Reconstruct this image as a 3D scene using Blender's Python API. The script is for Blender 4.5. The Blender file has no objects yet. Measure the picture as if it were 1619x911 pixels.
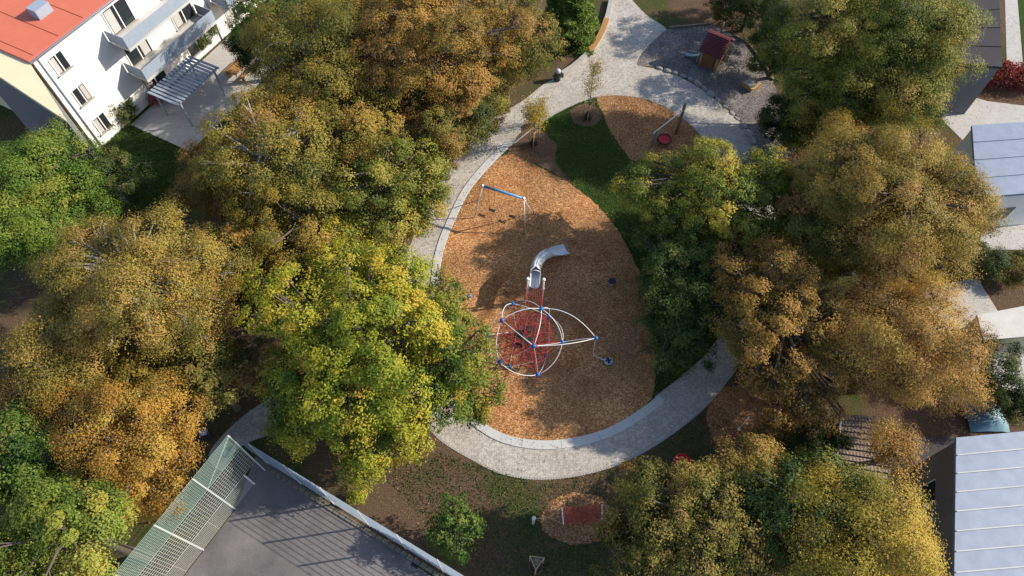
import bpy, math, random
import numpy as np
from mathutils import Vector, Matrix

random.seed(7)
PI = math.pi
R_ = math.radians
scene = bpy.context.scene
COL = scene.collection

# ------------------------------------------------------------------ camera
CAM_H = 40.0
TILT = R_(31.4)          # angle away from straight down
F = 1080.0               # focal length in photo pixels (photo 1619 wide)
ct, st = math.cos(TILT), math.sin(TILT)
cam_d = bpy.data.cameras.new("camera")
cam = bpy.data.objects.new("camera", cam_d)
COL.objects.link(cam)
cam.location = (0, 0, CAM_H)
cam.rotation_euler = (TILT, 0, 0)
cam_d.sensor_width = 36
cam_d.lens = 36 * F / 1619
cam_d.clip_end = 2000
scene.camera = cam


def ray(px, py):
    x = (px - 809.5) / F
    y = -(py - 455.5) / F
    return Vector((x, y * ct + st, y * st - ct))


def P(px, py, z=0.0):
    d = ray(px, py)
    t = (CAM_H - z) / -d.z
    return Vector((d.x * t, d.y * t, z))


def depth(px, py, z=0.0):
    return (CAM_H - z) / -ray(px, py).z


def height_at(base, tx, ty):
    """height of the point above ground point base that is seen at photo row ty"""
    d = ray(tx, ty)
    t = base.y / d.y
    return CAM_H + d.z * t


# ------------------------------------------------------------------ materials
def mat(name, col=(.5, .5, .5), rough=.7, metal=0.0, spec=.3):
    m = bpy.data.materials.new(name)
    m.use_nodes = True
    b = m.node_tree.nodes["Principled BSDF"]
    b.inputs["Base Color"].default_value = (*col, 1)
    b.inputs["Roughness"].default_value = rough
    b.inputs["Metallic"].default_value = metal
    b.inputs["Specular IOR Level"].default_value = spec
    return m


class NT:
    def __init__(s, m):
        s.m = m; s.t = m.node_tree; s.b = s.t.nodes["Principled BSDF"]
        s.geo = s.t.nodes.new("ShaderNodeNewGeometry")

    def n(s, typ, **kw):
        x = s.t.nodes.new(typ)
        for k, v in kw.items():
            setattr(x, k, v)
        return x

    def l(s, a, b):
        s.t.links.new(a, b)

    def noise(s, scale, detail=4, rough=.6, vec=None):
        x = s.n("ShaderNodeTexNoise")
        x.inputs["Scale"].default_value = scale
        x.inputs["Detail"].default_value = detail
        x.inputs["Roughness"].default_value = rough
        s.l(vec or s.geo.outputs["Position"], x.inputs["Vector"])
        return x.outputs["Fac"]

    def voro(s, scale, feature='F1', out="Color", rnd=1.0, vec=None):
        x = s.n("ShaderNodeTexVoronoi", feature=feature)
        x.inputs["Scale"].default_value = scale
        x.inputs["Randomness"].default_value = rnd
        s.l(vec or s.geo.outputs["Position"], x.inputs["Vector"])
        return x.outputs[out]

    def ramp(s, fac, stops, interp='LINEAR'):
        r = s.n("ShaderNodeValToRGB")
        r.color_ramp.interpolation = interp
        el = r.color_ramp.elements
        el[0].position, el[0].color = stops[0][0], (*stops[0][1], 1)
        el[1].position, el[1].color = stops[-1][0], (*stops[-1][1], 1)
        for p, c in stops[1:-1]:
            e = el.new(p); e.color = (*c, 1)
        s.l(fac, r.inputs["Fac"])
        return r.outputs["Color"]

    def mix(s, fac, a, b, mode='MIX'):
        x = s.n("ShaderNodeMix", data_type='RGBA', blend_type=mode)
        if isinstance(fac, (int, float)):
            x.inputs["Factor"].default_value = fac
        else:
            s.l(fac, x.inputs["Factor"])
        for v, k in ((a, 6), (b, 7)):
            if isinstance(v, tuple):
                x.inputs[k].default_value = (*v, 1)
            else:
                s.l(v, x.inputs[k])
        return x.outputs[2]

    def sep(s, c):
        x = s.n("ShaderNodeSeparateColor")
        s.l(c, x.inputs[0])
        return x.outputs[0]

    def math(s, op, a, b=None):
        x = s.n("ShaderNodeMath", operation=op)
        for i, v in enumerate((a, b)):
            if v is None: continue
            if isinstance(v, (int, float)): x.inputs[i].default_value = v
            else: s.l(v, x.inputs[i])
        return x.outputs[0]

    def bump(s, h, strength=.5, dist=.03):
        x = s.n("ShaderNodeBump")
        x.inputs["Strength"].default_value = strength
        x.inputs["Distance"].default_value = dist
        s.l(h, x.inputs["Height"])
        s.l(x.outputs[0], s.b.inputs["Normal"])

    def base(s, c):
        s.l(c, s.b.inputs["Base Color"])


def bw(v, t=0.0):
    return (v + t, v, v - t)


# --- wood chip mulch
def m_mulch(name, bright=1.0):
    m = mat(name, rough=.9, spec=.1); n = NT(m)
    n.l(n.geo.outputs["Position"], (mp := n.n("ShaderNodeMapping")).inputs[0])
    mp.inputs["Rotation"].default_value = (0, 0, .5)
    mp.inputs["Scale"].default_value = (1.0, 1.7, 1.0)
    c1 = n.sep(n.voro(12.0, vec=mp.outputs[0]))
    k = bright
    chips = n.ramp(c1, [(0, (.17*k, .078*k, .033*k)), (.3, (.26*k, .128*k, .052*k)), (.6, (.37*k, .192*k, .078*k)),
                        (.85, (.47*k, .265*k, .12*k)), (1, (.56*k, .36*k, .19*k))])
    f2 = n.noise(.35, 5, .65)
    damp = n.ramp(f2, [(.30, (.60, .50, .44)), (.5, (.95, .9, .88)), (.62, (1.05, 1.05, 1.05)), (.8, (1.2, 1.22, 1.25))])
    c = n.mix(1.0, chips, damp, 'MULTIPLY')
    f3 = n.noise(2.2, 3)
    c = n.mix(n.ramp(f3, [(.58, (0, 0, 0)), (.75, (.45, .45, .45))]), c, (.17, .075, .03))
    n.base(c)
    n.bump(n.sep(n.voro(14.0, vec=mp.outputs[0])), .7, .05)
    return m


M = {}
M['mulch'] = m_mulch('wood_chips', 1.3)
M['mulch_dark'] = m_mulch('dark_wood_chips', .88)  # same chip pattern in a darker overall tone

# --- cobbles
m = M['cobble'] = mat('cobbles', rough=.8, spec=.25); n = NT(m)
cell = n.sep(n.voro(6.6, rnd=.7))
edge = n.voro(6.6, 'DISTANCE_TO_EDGE', "Distance", rnd=.7)
stone = n.ramp(cell, [(0, (.33, .31, .28)), (.35, (.38, .36, .33)), (.7, (.47, .445, .405)), (1, (.42, .385, .34))])
jf = n.ramp(edge, [(.0, (0, 0, 0)), (.055, (1, 1, 1))])
c = n.mix(jf, (.20, .18, .15), stone)
big = n.ramp(n.noise(.5, 5), [(.3, (.84, .82, .80)), (.6, (1, 1, 1))])
c = n.mix(1.0, c, big, 'MULTIPLY')
n.base(c); n.bump(n.math('MINIMUM', edge, .09), .5, .12)

m = M['kerb'] = mat('pale_concrete', rough=.75); n = NT(m)
n.base(n.mix(n.noise(1.4, 6), (.37, .375, .38), (.52, .52, .51)))
m = M['concrete'] = mat('weathered_concrete', rough=.85); n = NT(m)
n.base(n.mix(n.noise(1.2, 6), (.22, .215, .20), (.42, .40, .37)))

m = M['gravel'] = mat('fine_gravel', rough=.95, spec=.1); n = NT(m)
c = n.ramp(n.sep(n.voro(13)), [(0, (.09, .085, .086)), (.5, (.165, .155, .153)), (1, (.28, .26, .25))])
c = n.mix(1.0, c, n.ramp(n.noise(.55, 5), [(.3, (.65, .64, .66)), (.65, (1.1, 1.06, 1.02))]), 'MULTIPLY')
n.base(c); n.bump(n.sep(n.voro(16)), .5, .04)

m = M['soil'] = mat('park_soil', rough=1.0, spec=.05); n = NT(m)
brown = n.ramp(n.noise(9, 5, .75), [(.25, (.045, .031, .021)), (.5, (.105, .070, .046)), (.75, (.19, .128, .082))])
green = n.ramp(n.noise(12, 5, .75), [(.3, (.02, .032, .010)), (.55, (.05, .07, .019)), (.8, (.10, .11, .04))])
mask = n.ramp(n.noise(.16, 5, .6), [(.46, (0, 0, 0)), (.58, (.85, .85, .85))])
n.base(n.mix(mask, brown, green)); n.bump(n.noise(14, 4, .8), .6, .08)

m = M['soil_bare'] = mat('bare_soil', rough=1.0, spec=.05); n = NT(m)
n.base(n.ramp(n.noise(7, 6, .75), [(.25, (.05, .032, .022)), (.5, (.115, .075, .05)), (.75, (.19, .13, .09))]))
n.bump(n.noise(10, 4, .8), .6, .06)

m = M['lawn'] = mat('lawn_turf', rough=.95, spec=.08); n = NT(m)
c = n.ramp(n.noise(10, 5, .8), [(.25, (.014, .028, .007)), (.5, (.032, .062, .013)), (.78, (.08, .11, .03))])
c = n.mix(n.ramp(n.noise(.5, 5), [(.55, (0, 0, 0)), (.75, (.6, .6, .6))]), c, (.055, .05, .02))
n.base(c); n.bump(n.noise(16, 4, .8), .7, .08)

m = M['asphalt'] = mat('court_asphalt', rough=.85, spec=.25); n = NT(m)
c = n.ramp(n.noise(22, 4, .8), [(.3, (.10, .094, .097)), (.7, (.17, .16, .163))])
c = n.mix(1.0, c, n.ramp(n.noise(.28, 6, .65), [(.3, (.62, .62, .66)), (.5, (1, 1, 1)), (.72, (1.4, 1.36, 1.32))]), 'MULTIPLY')
n.base(c); n.bump(n.noise(40, 3), .3, .02)

m = M['driveway'] = mat('driveway_asphalt', rough=.9); n = NT(m)
n.base(n.ramp(n.noise(3, 7, .75), [(.3, (.035, .034, .036)), (.7, (.075, .072, .075))]))

m = M['paving'] = mat('pale_paving', rough=.8); n = NT(m)
br = n.n("ShaderNodeTexBrick"); n.l(n.geo.outputs["Position"], br.inputs["Vector"])
br.inputs["Scale"].default_value = 1.6; br.inputs["Color1"].default_value = (.42, .41, .40, 1)
br.inputs["Color2"].default_value = (.5, .48, .46, 1); br.inputs["Mortar"].default_value = (.25, .24, .23, 1)
br.inputs["Mortar Size"].default_value = .015
n.base(n.mix(n.noise(1.5, 5), br.outputs[0], (.33, .32, .31)))


def wood(name, a, b, sc=3):
    m = mat(name, rough=.75, spec=.2); n = NT(m)
    tc = n.n("ShaderNodeTexCoord"); mp = n.n("ShaderNodeMapping")
    n.l(tc.outputs["Object"], mp.inputs[0]); mp.inputs["Scale"].default_value = (sc * 4, sc * 4, sc * .5)
    n.base(n.mix(n.noise(1.0, 6, .7, mp.outputs[0]), a, b))
    return m


M['wood_brown'] = wood('brown_timber', (.14, .07, .03), (.30, .165, .075))
M['wood_grey'] = wood('grey_timber', (.13, .10, .075), (.27, .215, .165))
M['wood_pale'] = wood('pale_timber', (.33, .23, .12), (.52, .39, .22))
M['wood_seat'] = wood('seat_timber', (.28, .14, .05), (.44, .24, .09))
M['wood_post'] = wood('silvered_timber', (.24, .20, .16), (.42, .36, .29))
M['bark'] = wood('bark', (.05, .042, .034), (.15, .125, .10), 2)
M['bark_pale'] = wood('pale_bark', (.16, .14, .115), (.36, .33, .28), 2)


def worn(name, a, b, rough=.5, metal=0, sc=3, spec=.4):
    m = mat(name, rough=rough, metal=metal, spec=spec); n = NT(m)
    n.base(n.mix(n.noise(sc, 5, .65), a, b))
    return m


M['roof_red'] = worn('red_roof_boards', (.085, .018, .025), (.16, .034, .042), .7)
M['steel'] = worn('brushed_steel', (.46, .50, .55), (.60, .63, .68), .42, .2, 2)
M['tube'] = worn('galvanised_tube', (.55, .55, .56), (.70, .70, .70), .45, .25, 5)
M['white_metal'] = worn('white_metal', (.62, .63, .64), (.74, .74, .74), .45, .1)
M['blue'] = worn('blue_plastic', (.015, .085, .26), (.02, .12, .35), .35)
M['blue_beam'] = worn('blue_beam', (.06, .25, .50), (.09, .32, .60), .4)
M['navy'] = worn('navy_rubber', (.012, .018, .045), (.02, .03, .07), .6)
M['black'] = worn('black_rubber', (.010, .010, .011), (.025, .025, .026), .7)
M['red_rope'] = worn('red_rope', (.28, .022, .025), (.44, .05, .05), .8, 0, 20)
M['faded_red'] = worn('faded_red_rope', (.30, .04, .032), (.48, .085, .06), .85, 0, 6)
M['red_plastic'] = worn('red_plastic', (.36, .012, .02), (.5, .02, .03), .35)
M['red_mat'] = worn('red_net_mat', (.5, .025, .05), (.62, .05, .08), .8, 0, 25)
M['bin_black'] = worn('bin_black', (.014, .015, .018), (.03, .032, .036), .45)
M['bin_grey'] = worn('bin_grey', (.30, .33, .37), (.42, .45, .5), .4, .3)
M['net_green'] = worn('pale_green_net', (.25, .37, .32), (.36, .48, .43), .8)
M['net_white'] = worn('white_bars', (.40, .44, .43), (.54, .57, .56), .5)
M['fence_grey'] = worn('grey_blue_bars', (.27, .32, .37), (.37, .42, .46), .45, .3)
M['tray'] = worn('grey_steel_tray', (.20, .25, .27), (.30, .36, .38), .4, .5)
M['coral'] = worn('coral_roofing', (.46, .115, .068), (.56, .155, .095), .85, 0, 1.5)
M['white_wall'] = worn('white_render', (.70, .69, .66), (.80, .79, .77), .9, 0, .8)
M['cream_wall'] = worn('cream_render', (.56, .50, .32), (.66, .60, .42), .9, 0, .8)
M['pale_roof'] = worn('pale_roof_sheet', (.36, .35, .33), (.56, .55, .52), .85, 0, 1.6)
M['curtain'] = worn('curtain_cloth', (.35, .34, .33), (.5, .49, .47), .95, 0, 8)
M['glass'] = mat('window_glass', (.02, .025, .03), .08, 0, .6)
M['zinc'] = worn('pale_blue_zinc', (.13, .16, .23), (.25, .30, .40), .6, .1, 1.6)
M['dark_roof'] = worn('dark_roofing', (.018, .016, .02), (.04, .036, .042), .9, 0, 1.2)
M['dark_wall'] = worn('shadow_grey_render', (.12, .12, .13), (.2, .2, .21), .9)  # dark grey stands in for shade on the wing and zinc house walls
M['tile'] = worn('brown_roof_tiles', (.13, .10, .083), (.29, .235, .195), .9, 0, 3)
M['bluegrey'] = worn('blue_grey_panel', (.20, .25, .32), (.32, .37, .45), .6)
M['rust_wood'] = worn('rust_brown_wood', (.24, .12, .04), (.38, .20, .07), .8)
M['old_stone'] = worn('mossy_stone', (.06, .055, .04), (.24, .22, .18), .95, 0, 4)
M['boulder'] = worn('pale_boulder', (.17, .165, .16), (.34, .325, .30), .85, 0, 2.5)
M['teal'] = worn('teal_tarpaulin', (.07, .16, .21), (.12, .22, .28), .5)


def leafmat(name, cols, trans=.32, grey=.04, gain=1.12):
    """foliage: every leaf takes its own colour from the tree's palette"""
    m = bpy.data.materials.new(name); m.use_nodes = True
    t = m.node_tree
    b = t.nodes["Principled BSDF"]; out = t.nodes["Material Output"]
    at = t.nodes.new("ShaderNodeAttribute"); at.attribute_name = "tint"
    r = t.nodes.new("ShaderNodeValToRGB"); el = r.color_ramp.elements
    cols = [tuple(min(.62, (c * (1 - grey) + grey * (sum(col) / 3)) * gain) for c in col) for col in cols]
    k = len(cols)
    el[0].position, el[0].color = 0, (*cols[0], 1)
    el[1].position, el[1].color = 1, (*cols[-1], 1)
    for i in range(1, k - 1):
        e = el.new(i / (k - 1)); e.color = (*cols[i], 1)
    t.links.new(at.outputs["Fac"], r.inputs["Fac"])
    t.links.new(r.outputs["Color"], b.inputs["Base Color"])
    b.inputs["Roughness"].default_value = .62
    b.inputs["Specular IOR Level"].default_value = .22
    tr = t.nodes.new("ShaderNodeBsdfTranslucent")
    t.links.new(r.outputs["Color"], tr.inputs["Color"])
    mx = t.nodes.new("ShaderNodeMixShader"); mx.inputs[0].default_value = trans
    t.links.new(b.outputs[0], mx.inputs[1]); t.links.new(tr.outputs[0], mx.inputs[2])
    t.links.new(mx.outputs[0], out.inputs["Surface"])
    return m


# ------------------------------------------------------------------ mesh building
class MB:
    def __init__(s):
        s.v = []; s.f = []

    def add(s, vs, fs):
        o = len(s.v)
        s.v += [tuple(v) for v in vs]
        s.f += [tuple(i + o for i in f) for f in fs]
        return s

    def box(s, c, size, rz=0.0, tilt=None):
        hx, hy, hz = size[0] / 2, size[1] / 2, size[2] / 2
        m = Matrix.Rotation(rz, 3, 'Z')
        if tilt is not None: m = m @ tilt
        c = Vector(c)
        vs = [c + m @ Vector((x * hx, y * hy, z * hz)) for z in (-1, 1) for x, y in ((-1, -1), (1, -1), (1, 1), (-1, 1))]
        return s.add(vs, [(3, 2, 1, 0), (4, 5, 6, 7), (0, 1, 5, 4), (1, 2, 6, 5), (2, 3, 7, 6), (3, 0, 4, 7)])

    def tube(s, pts, r, n=8, cap=True):
        pts = [Vector(p) for p in pts]
        k = len(pts)
        rs = r if isinstance(r, (list, tuple)) else [r] * k
        d = [(pts[min(i + 1, k - 1)] - pts[max(i - 1, 0)]).normalized() for i in range(k)]
        a = Vector((0, 0, 1)) if abs(d[0].z) < .9 else Vector((1, 0, 0))
        u = d[0].cross(a).normalized()
        vs = []
        for i in range(k):
            u = (u - d[i] * u.dot(d[i])).normalized()
            w = d[i].cross(u)
            for j in range(n):
                an = 2 * PI * j / n
                vs.append(pts[i] + (u * math.cos(an) + w * math.sin(an)) * rs[i])
        fs = [(i * n + j, i * n + (j + 1) % n, (i + 1) * n + (j + 1) % n, (i + 1) * n + j) for i in range(k - 1) for j in range(n)]
        if cap:
            fs += [tuple(range(n - 1, -1, -1)), tuple((k - 1) * n + j for j in range(n))]
        return s.add(vs, fs)

    def lathe(s, c, prof, n=24, axis=None):
        """prof: list of (r, z)"""
        c = Vector(c)
        q = axis.to_track_quat('Z', 'Y').to_matrix() if axis is not None else Matrix.Identity(3)
        vs = []
        for r, z in prof:
            for j in range(n):
                an = 2 * PI * j / n
                vs.append(c + q @ Vector((r * math.cos(an), r * math.sin(an), z)))
        k = len(prof)
        fs = [(i * n + j, i * n + (j + 1) % n, (i + 1) * n + (j + 1) % n, (i + 1) * n + j) for i in range(k - 1) for j in range(n)]
        if prof[0][0] > 1e-4: fs.append(tuple(range(n - 1, -1, -1)))
        if prof[-1][0] > 1e-4: fs.append(tuple((k - 1) * n + j for j in range(n)))
        return s.add(vs, fs)

    def ball(s, c, r, n=14, sq=(1, 1, 1)):
        k = n // 2
        prof = [(r * math.sin(PI * i / k), -r * math.cos(PI * i / k)) for i in range(k + 1)]
        prof = [(max(a, 1e-3), b * sq[2]) for a, b in prof]
        return s.lathe(c, prof, n)

    def poly(s, pts, z0, z1):
        """prism over a 2D outline"""
        k = len(pts)
        vs = [(p[0], p[1], z0) for p in pts] + [(p[0], p[1], z1) for p in pts]
        return s.add(vs, [tuple(range(k - 1, -1, -1)), tuple(range(k, 2 * k))] + [(i, (i + 1) % k, k + (i + 1) % k, k + i) for i in range(k)])

    def torus(s, c, R, r, n=28, k=8, axis=None):
        c = Vector(c)
        q = axis.to_track_quat('Z', 'Y').to_matrix() if axis is not None else Matrix.Identity(3)
        vs = []
        for i in range(n):
            a = 2 * PI * i / n
            for j in range(k):
                b = 2 * PI * j / k
                vs.append(c + q @ Vector(((R + r * math.cos(b)) * math.cos(a), (R + r * math.cos(b)) * math.sin(a), r * math.sin(b))))
        return s.add(vs, [(i * k + j, ((i + 1) % n) * k + j, ((i + 1) % n) * k + (j + 1) % k, i * k + (j + 1) % k) for i in range(n) for j in range(k)])

    def build(s, name, m, parent=None, smooth=False, bevel=0):
        me = bpy.data.meshes.new(name)
        org = parent.location if parent is not None and parent.parent is None else (parent['org'] if parent is not None and 'org' in parent else None)
        if parent is not None:
            r = parent
            while r.parent: r = r.parent
            o3 = Vector(r.location)
        else:
            o3 = Vector((0, 0, 0))
        me.from_pydata([tuple(Vector(v) - o3) for v in s.v], [], s.f)
        me.materials.append(m)
        if smooth:
            me.polygons.foreach_set("use_smooth", [True] * len(me.polygons))
        me.update()
        o = bpy.data.objects.new(name, me)
        COL.objects.link(o)
        if parent is not None:
            o.parent = parent
        if bevel:
            b = o.modifiers.new("bevel", 'BEVEL'); b.width = bevel; b.segments = 2; b.limit_method = 'ANGLE'
        return o


def tag(o, label, cat, group=None, kind=None):
    if label: o["label"] = label
    if cat: o["category"] = cat
    if group: o["group"] = group
    if kind: o["kind"] = kind
    return o


def empty(name, loc, label, cat, group=None):
    o = bpy.data.objects.new(name, None)
    COL.objects.link(o)
    o.location = loc
    o.empty_display_size = .3
    return tag(o, label, cat, group)


def copy_tree(o, parent=None):
    c = o.copy(); COL.objects.link(c)
    if parent is not None: c.parent = parent
    for ch in [x for x in bpy.data.objects if x.parent == o]:
        copy_tree(ch, c)
    return c


def spline(pts, per=8, closed=True):
    """Catmull-Rom through 2D/3D points"""
    k = len(pts); out = []
    rng = range(k) if closed else range(k - 1)
    for i in rng:
        if closed:
            p0, p1, p2, p3 = pts[(i - 1) % k], pts[i], pts[(i + 1) % k], pts[(i + 2) % k]
        else:
            p0, p1, p2, p3 = pts[max(i - 1, 0)], pts[i], pts[i + 1], pts[min(i + 2, k - 1)]
        for j in range(per):
            t = j / per
            out.append(.5 * ((2 * p1) + (p2 - p0) * t + (2 * p0 - 5 * p1 + 4 * p2 - p3) * t * t + (3 * p1 - p0 - 3 * p2 + p3) * t ** 3))
    if not closed: out.append(pts[-1].copy())
    return out


def ground_curve(px, per=8, closed=True):
    return spline([P(*p) for p in px], per, closed)


def jitter_edge(pts, amp, rng):
    return [Vector((p.x + rng.uniform(-amp, amp), p.y + rng.uniform(-amp, amp), p.z)) for p in pts]


def sheet(name, pts, z, m, kind='structure'):
    from mathutils.geometry import tessellate_polygon
    vs = [Vector((p.x, p.y, z)) for p in pts]
    tri = tessellate_polygon([vs])
    fs = []
    for t in tri:
        a, b, c = (vs[i] for i in t)
        if (b - a).cross(c - a).z < 0: t = (t[2], t[1], t[0])
        fs.append(tuple(t))
    mb = MB(); mb.add(vs, fs)
    o = mb.build(name, m)
    o["kind"] = kind
    return o


def inside(poly, xy):
    """numpy point in polygon"""
    x, y = xy[:, 0], xy[:, 1]
    r = np.zeros(len(xy), bool)
    k = len(poly)
    for i in range(k):
        a, b = poly[i], poly[(i + 1) % k]
        c = ((a.y > y) != (b.y > y)) & (x < (b.x - a.x) * (y - a.y) / ((b.y - a.y) or 1e-9) + a.x)
        r ^= c
    return r


# ------------------------------------------------------------------ setting: ground sheets
rg = random.Random(3)
sheet('ground', [Vector((-400, -200, 0)), Vector((400, -200, 0)), Vector((400, 500, 0)), Vector((-400, 500, 0))], 0, M['soil'])

OUT = [(712, 706), (745, 725), (790, 747), (850, 757), (920, 750), (990, 728), (1060, 687), (1120, 637), (1172, 572), (1205, 510),
       (1225, 440), (1228, 370), (1220, 310), (1210, 268), (1196, 236), (1175, 200), (1145, 170), (1110, 142), (1075, 122), (1040, 110), (1009, 104),
       (1008, 98), (1014, 86), (1036, 62), (1054, 47), (1020, 22), (990, -12), (975, -40), (940, -40), (966, 0), (960, 35), (950, 62), (930, 90), (895, 117), (862, 132),
       (826, 160), (782, 186), (745, 222), (712, 262), (690, 300), (668, 345), (648, 390), (634, 440), (626, 500), (628, 560), (645, 620), (675, 675)]
INN = [(690, 500), (696, 560), (714, 620), (745, 660), (800, 690), (860, 699), (920, 692), (970, 675), (1012, 650), (1036, 628), (1085, 590), (1124, 552),
       (1150, 505), (1164, 445), (1166, 385), (1156, 330), (1140, 285), (1122, 240), (1102, 208), (1078, 186), (1045, 166), (1008, 154), (965, 151), (930, 157), (890, 174), (850, 198),
       (812, 228), (778, 262), (745, 300), (722, 345), (703, 390), (693, 435)]
EGG = [(690, 500), (696, 560), (714, 620), (745, 660), (800, 690), (860, 699), (920, 692), (970, 675), (1012, 650), (1032, 622), (1035, 580), (1032, 520),
       (1024, 468), (1008, 425), (985, 378), (958, 340), (930, 312), (893, 286), (858, 268), (826, 252), (802, 244), (778, 262), (745, 300), (722, 345), (703, 390), (693, 435)]
NEST = [(945, 153), (985, 151), (1022, 158), (1055, 170), (1086, 191), (1105, 213), (1118, 238), (1095, 270), (1050, 278), (1018, 266), (990, 243), (968, 212), (955, 183)]
out_c = ground_curve(OUT, 6); inn_c = ground_curve(INN, 7); egg_c = ground_curve(EGG, 8); nest_c = ground_curve(NEST, 8)
sheet('path', out_c, .012, M['cobble'])
side = ground_curve([(655, 600), (560, 590), (470, 610), (410, 640), (360, 680), (330, 720), (350, 745), (372, 712), (420, 690), (480, 680), (560, 668), (650, 668)], 5)
sheet('side_path', side, .008, M['cobble'])
sheet('lawn', inn_c, .018, M['lawn'])
sheet('wood_chip_ground', jitter_edge(egg_c, .07, rg), .03, M['mulch'])
sheet('wood_chip_ground', jitter_edge(nest_c, .09, rg), .024, M['mulch_dark'])
s1 = ground_curve([(835, 195), (862, 210), (878, 228), (880, 258), (900, 290), (870, 270), (830, 254), (806, 243), (812, 226)], 6)
sheet('bare_soil', jitter_edge(s1, .12, rg), .0215, M['soil_bare'])
s2 = ground_curve([(903, 176), (925, 164), (945, 172), (950, 188), (935, 200), (910, 196)], 6)
sheet('bare_soil', jitter_edge(s2, .1, rg), .0215, M['soil_bare'])
grav = ground_curve([(1009, 104), (1009, 97), (1015, 86), (1037, 62), (1055, 47), (1090, 41), (1125, 40), (1163, 58), (1185, 72), (1208, 100), (1222, 128), (1240, 180), (1262, 225), (1240, 250), (1202, 240),
                     (1178, 198), (1147, 167), (1112, 139), (1077, 119), (1042, 107)], 4)
sheet('gravel_yard', grav, .016, M['gravel'])
oval = [P(915 + 60 * math.cos(a) * (1 + .04 * math.sin(3 * a)), 820 + 40 * math.sin(a)) for a in np.linspace(0, 2 * PI, 60, endpoint=False)]
sheet('wood_chip_ground', jitter_edge(oval, .09, rg), .012, M['mulch_dark'])
oval2 = ground_curve([(1118, 660), (1125, 632), (1150, 612), (1190, 612), (1222, 640), (1230, 680), (1205, 715), (1170, 722), (1130, 700)], 6)
sheet('wood_chip_ground', jitter_edge(oval2, .09, rg), .012, M['mulch_dark'])
up_lawn = ground_curve([(120, 220), (230, 165), (310, 100), (400, 40), (440, 30), (420, 120), (340, 240), (280, 340), (120, 330)], 6)
sheet('lawn', up_lawn, .008, M['lawn'])
court = [P(*p) for p in ((404, 722), (428, 735), (560, 822), (700, 925), (800, 1010), (500, 1120), (180, 1060), (300, 900), (372, 806))]
sheet('court', court, .014, M['asphalt'])

# raised concrete kerb along the left and bottom of the chip bed, in blocks with joints
kc = ground_curve([(1046, 631), (1012, 656), (970, 681), (920, 697), (860, 704), (800, 695), (752, 668), (716, 628), (696, 568), (686, 500), (688, 440), (697, 390), (715, 345), (738, 300), (772, 258), (808, 224)], 10, False)


def ribbon(mb, pts, w, z0, z1, block=None, gap=.012, rr=None):
    """solid band of width w along pts, cut into blocks"""
    L = [0]
    for a, b in zip(pts, pts[1:]): L.append(L[-1] + (b - a).length)
    tot = L[-1]

    def at(s):
        s = min(max(s, 0), tot - 1e-6)
        for i in range(len(L) - 1):
            if L[i + 1] >= s:
                t = (s - L[i]) / (L[i + 1] - L[i] + 1e-9)
                p = pts[i].lerp(pts[i + 1], t); d = (pts[i + 1] - pts[i]).normalized()
                return p, Vector((-d.y, d.x, 0))
    block = block or tot
    nb = max(1, round(tot / block)); bl = tot / nb
    for k in range(nb):
        a, b = k * bl + gap / 2, (k + 1) * bl - gap / 2
        m_ = max(2, int(bl / .5) + 1)
        ring = []
        dz = rr.uniform(-.004, .004) if rr else 0
        for i in range(m_ + 1):
            p, nn = at(a + (b - a) * i / m_)
            ring.append((p + nn * w / 2, p - nn * w / 2))
        vs = []
        for l_, r_ in ring:
            vs += [(l_.x, l_.y, z0), (r_.x, r_.y, z0), (r_.x, r_.y, z1 + dz), (l_.x, l_.y, z1 + dz)]
        fs = []
        for i in range(m_):
            o = i * 4
            for j in range(4):
                fs.append((o + j, o + 4 + j, o + 4 + (j + 1) % 4, o + (j + 1) % 4))
        fs += [(0, 1, 2, 3), (m_ * 4 + 3, m_ * 4 + 2, m_ * 4 + 1, m_ * 4)]
        mb.add(vs, fs)


k_ = MB(); ribbon(k_, kc, .55, -.05, .07, 2.4, .014, rg)
o = k_.build('kerb', M['kerb'], bevel=.015); o["kind"] = 'structure'
# thin edging along the lawn side of the path and along the outer edge
k_ = MB()
ribbon(k_, ground_curve([(812, 228), (850, 198), (890, 174), (930, 157), (965, 151), (1008, 154), (1045, 166), (1078, 186), (1102, 208), (1122, 240), (1140, 285)], 8, False), .1, -.05, .045, 1.0, .01, rg)
ribbon(k_, ground_curve([(1036, 628), (1085, 590), (1124, 552), (1150, 505), (1164, 445)], 8, False), .1, -.05, .04, 1.0, .01, rg)
ribbon(k_, ground_curve([(690, 690), (712, 706), (745, 725), (790, 747), (850, 757), (920, 750), (990, 728), (1060, 687), (1120, 637), (1172, 572)], 8, False), .14, -.05, .03, .16, .02, rg)
o = k_.build('path_edging', M['concrete']); o["kind"] = 'structure'

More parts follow.
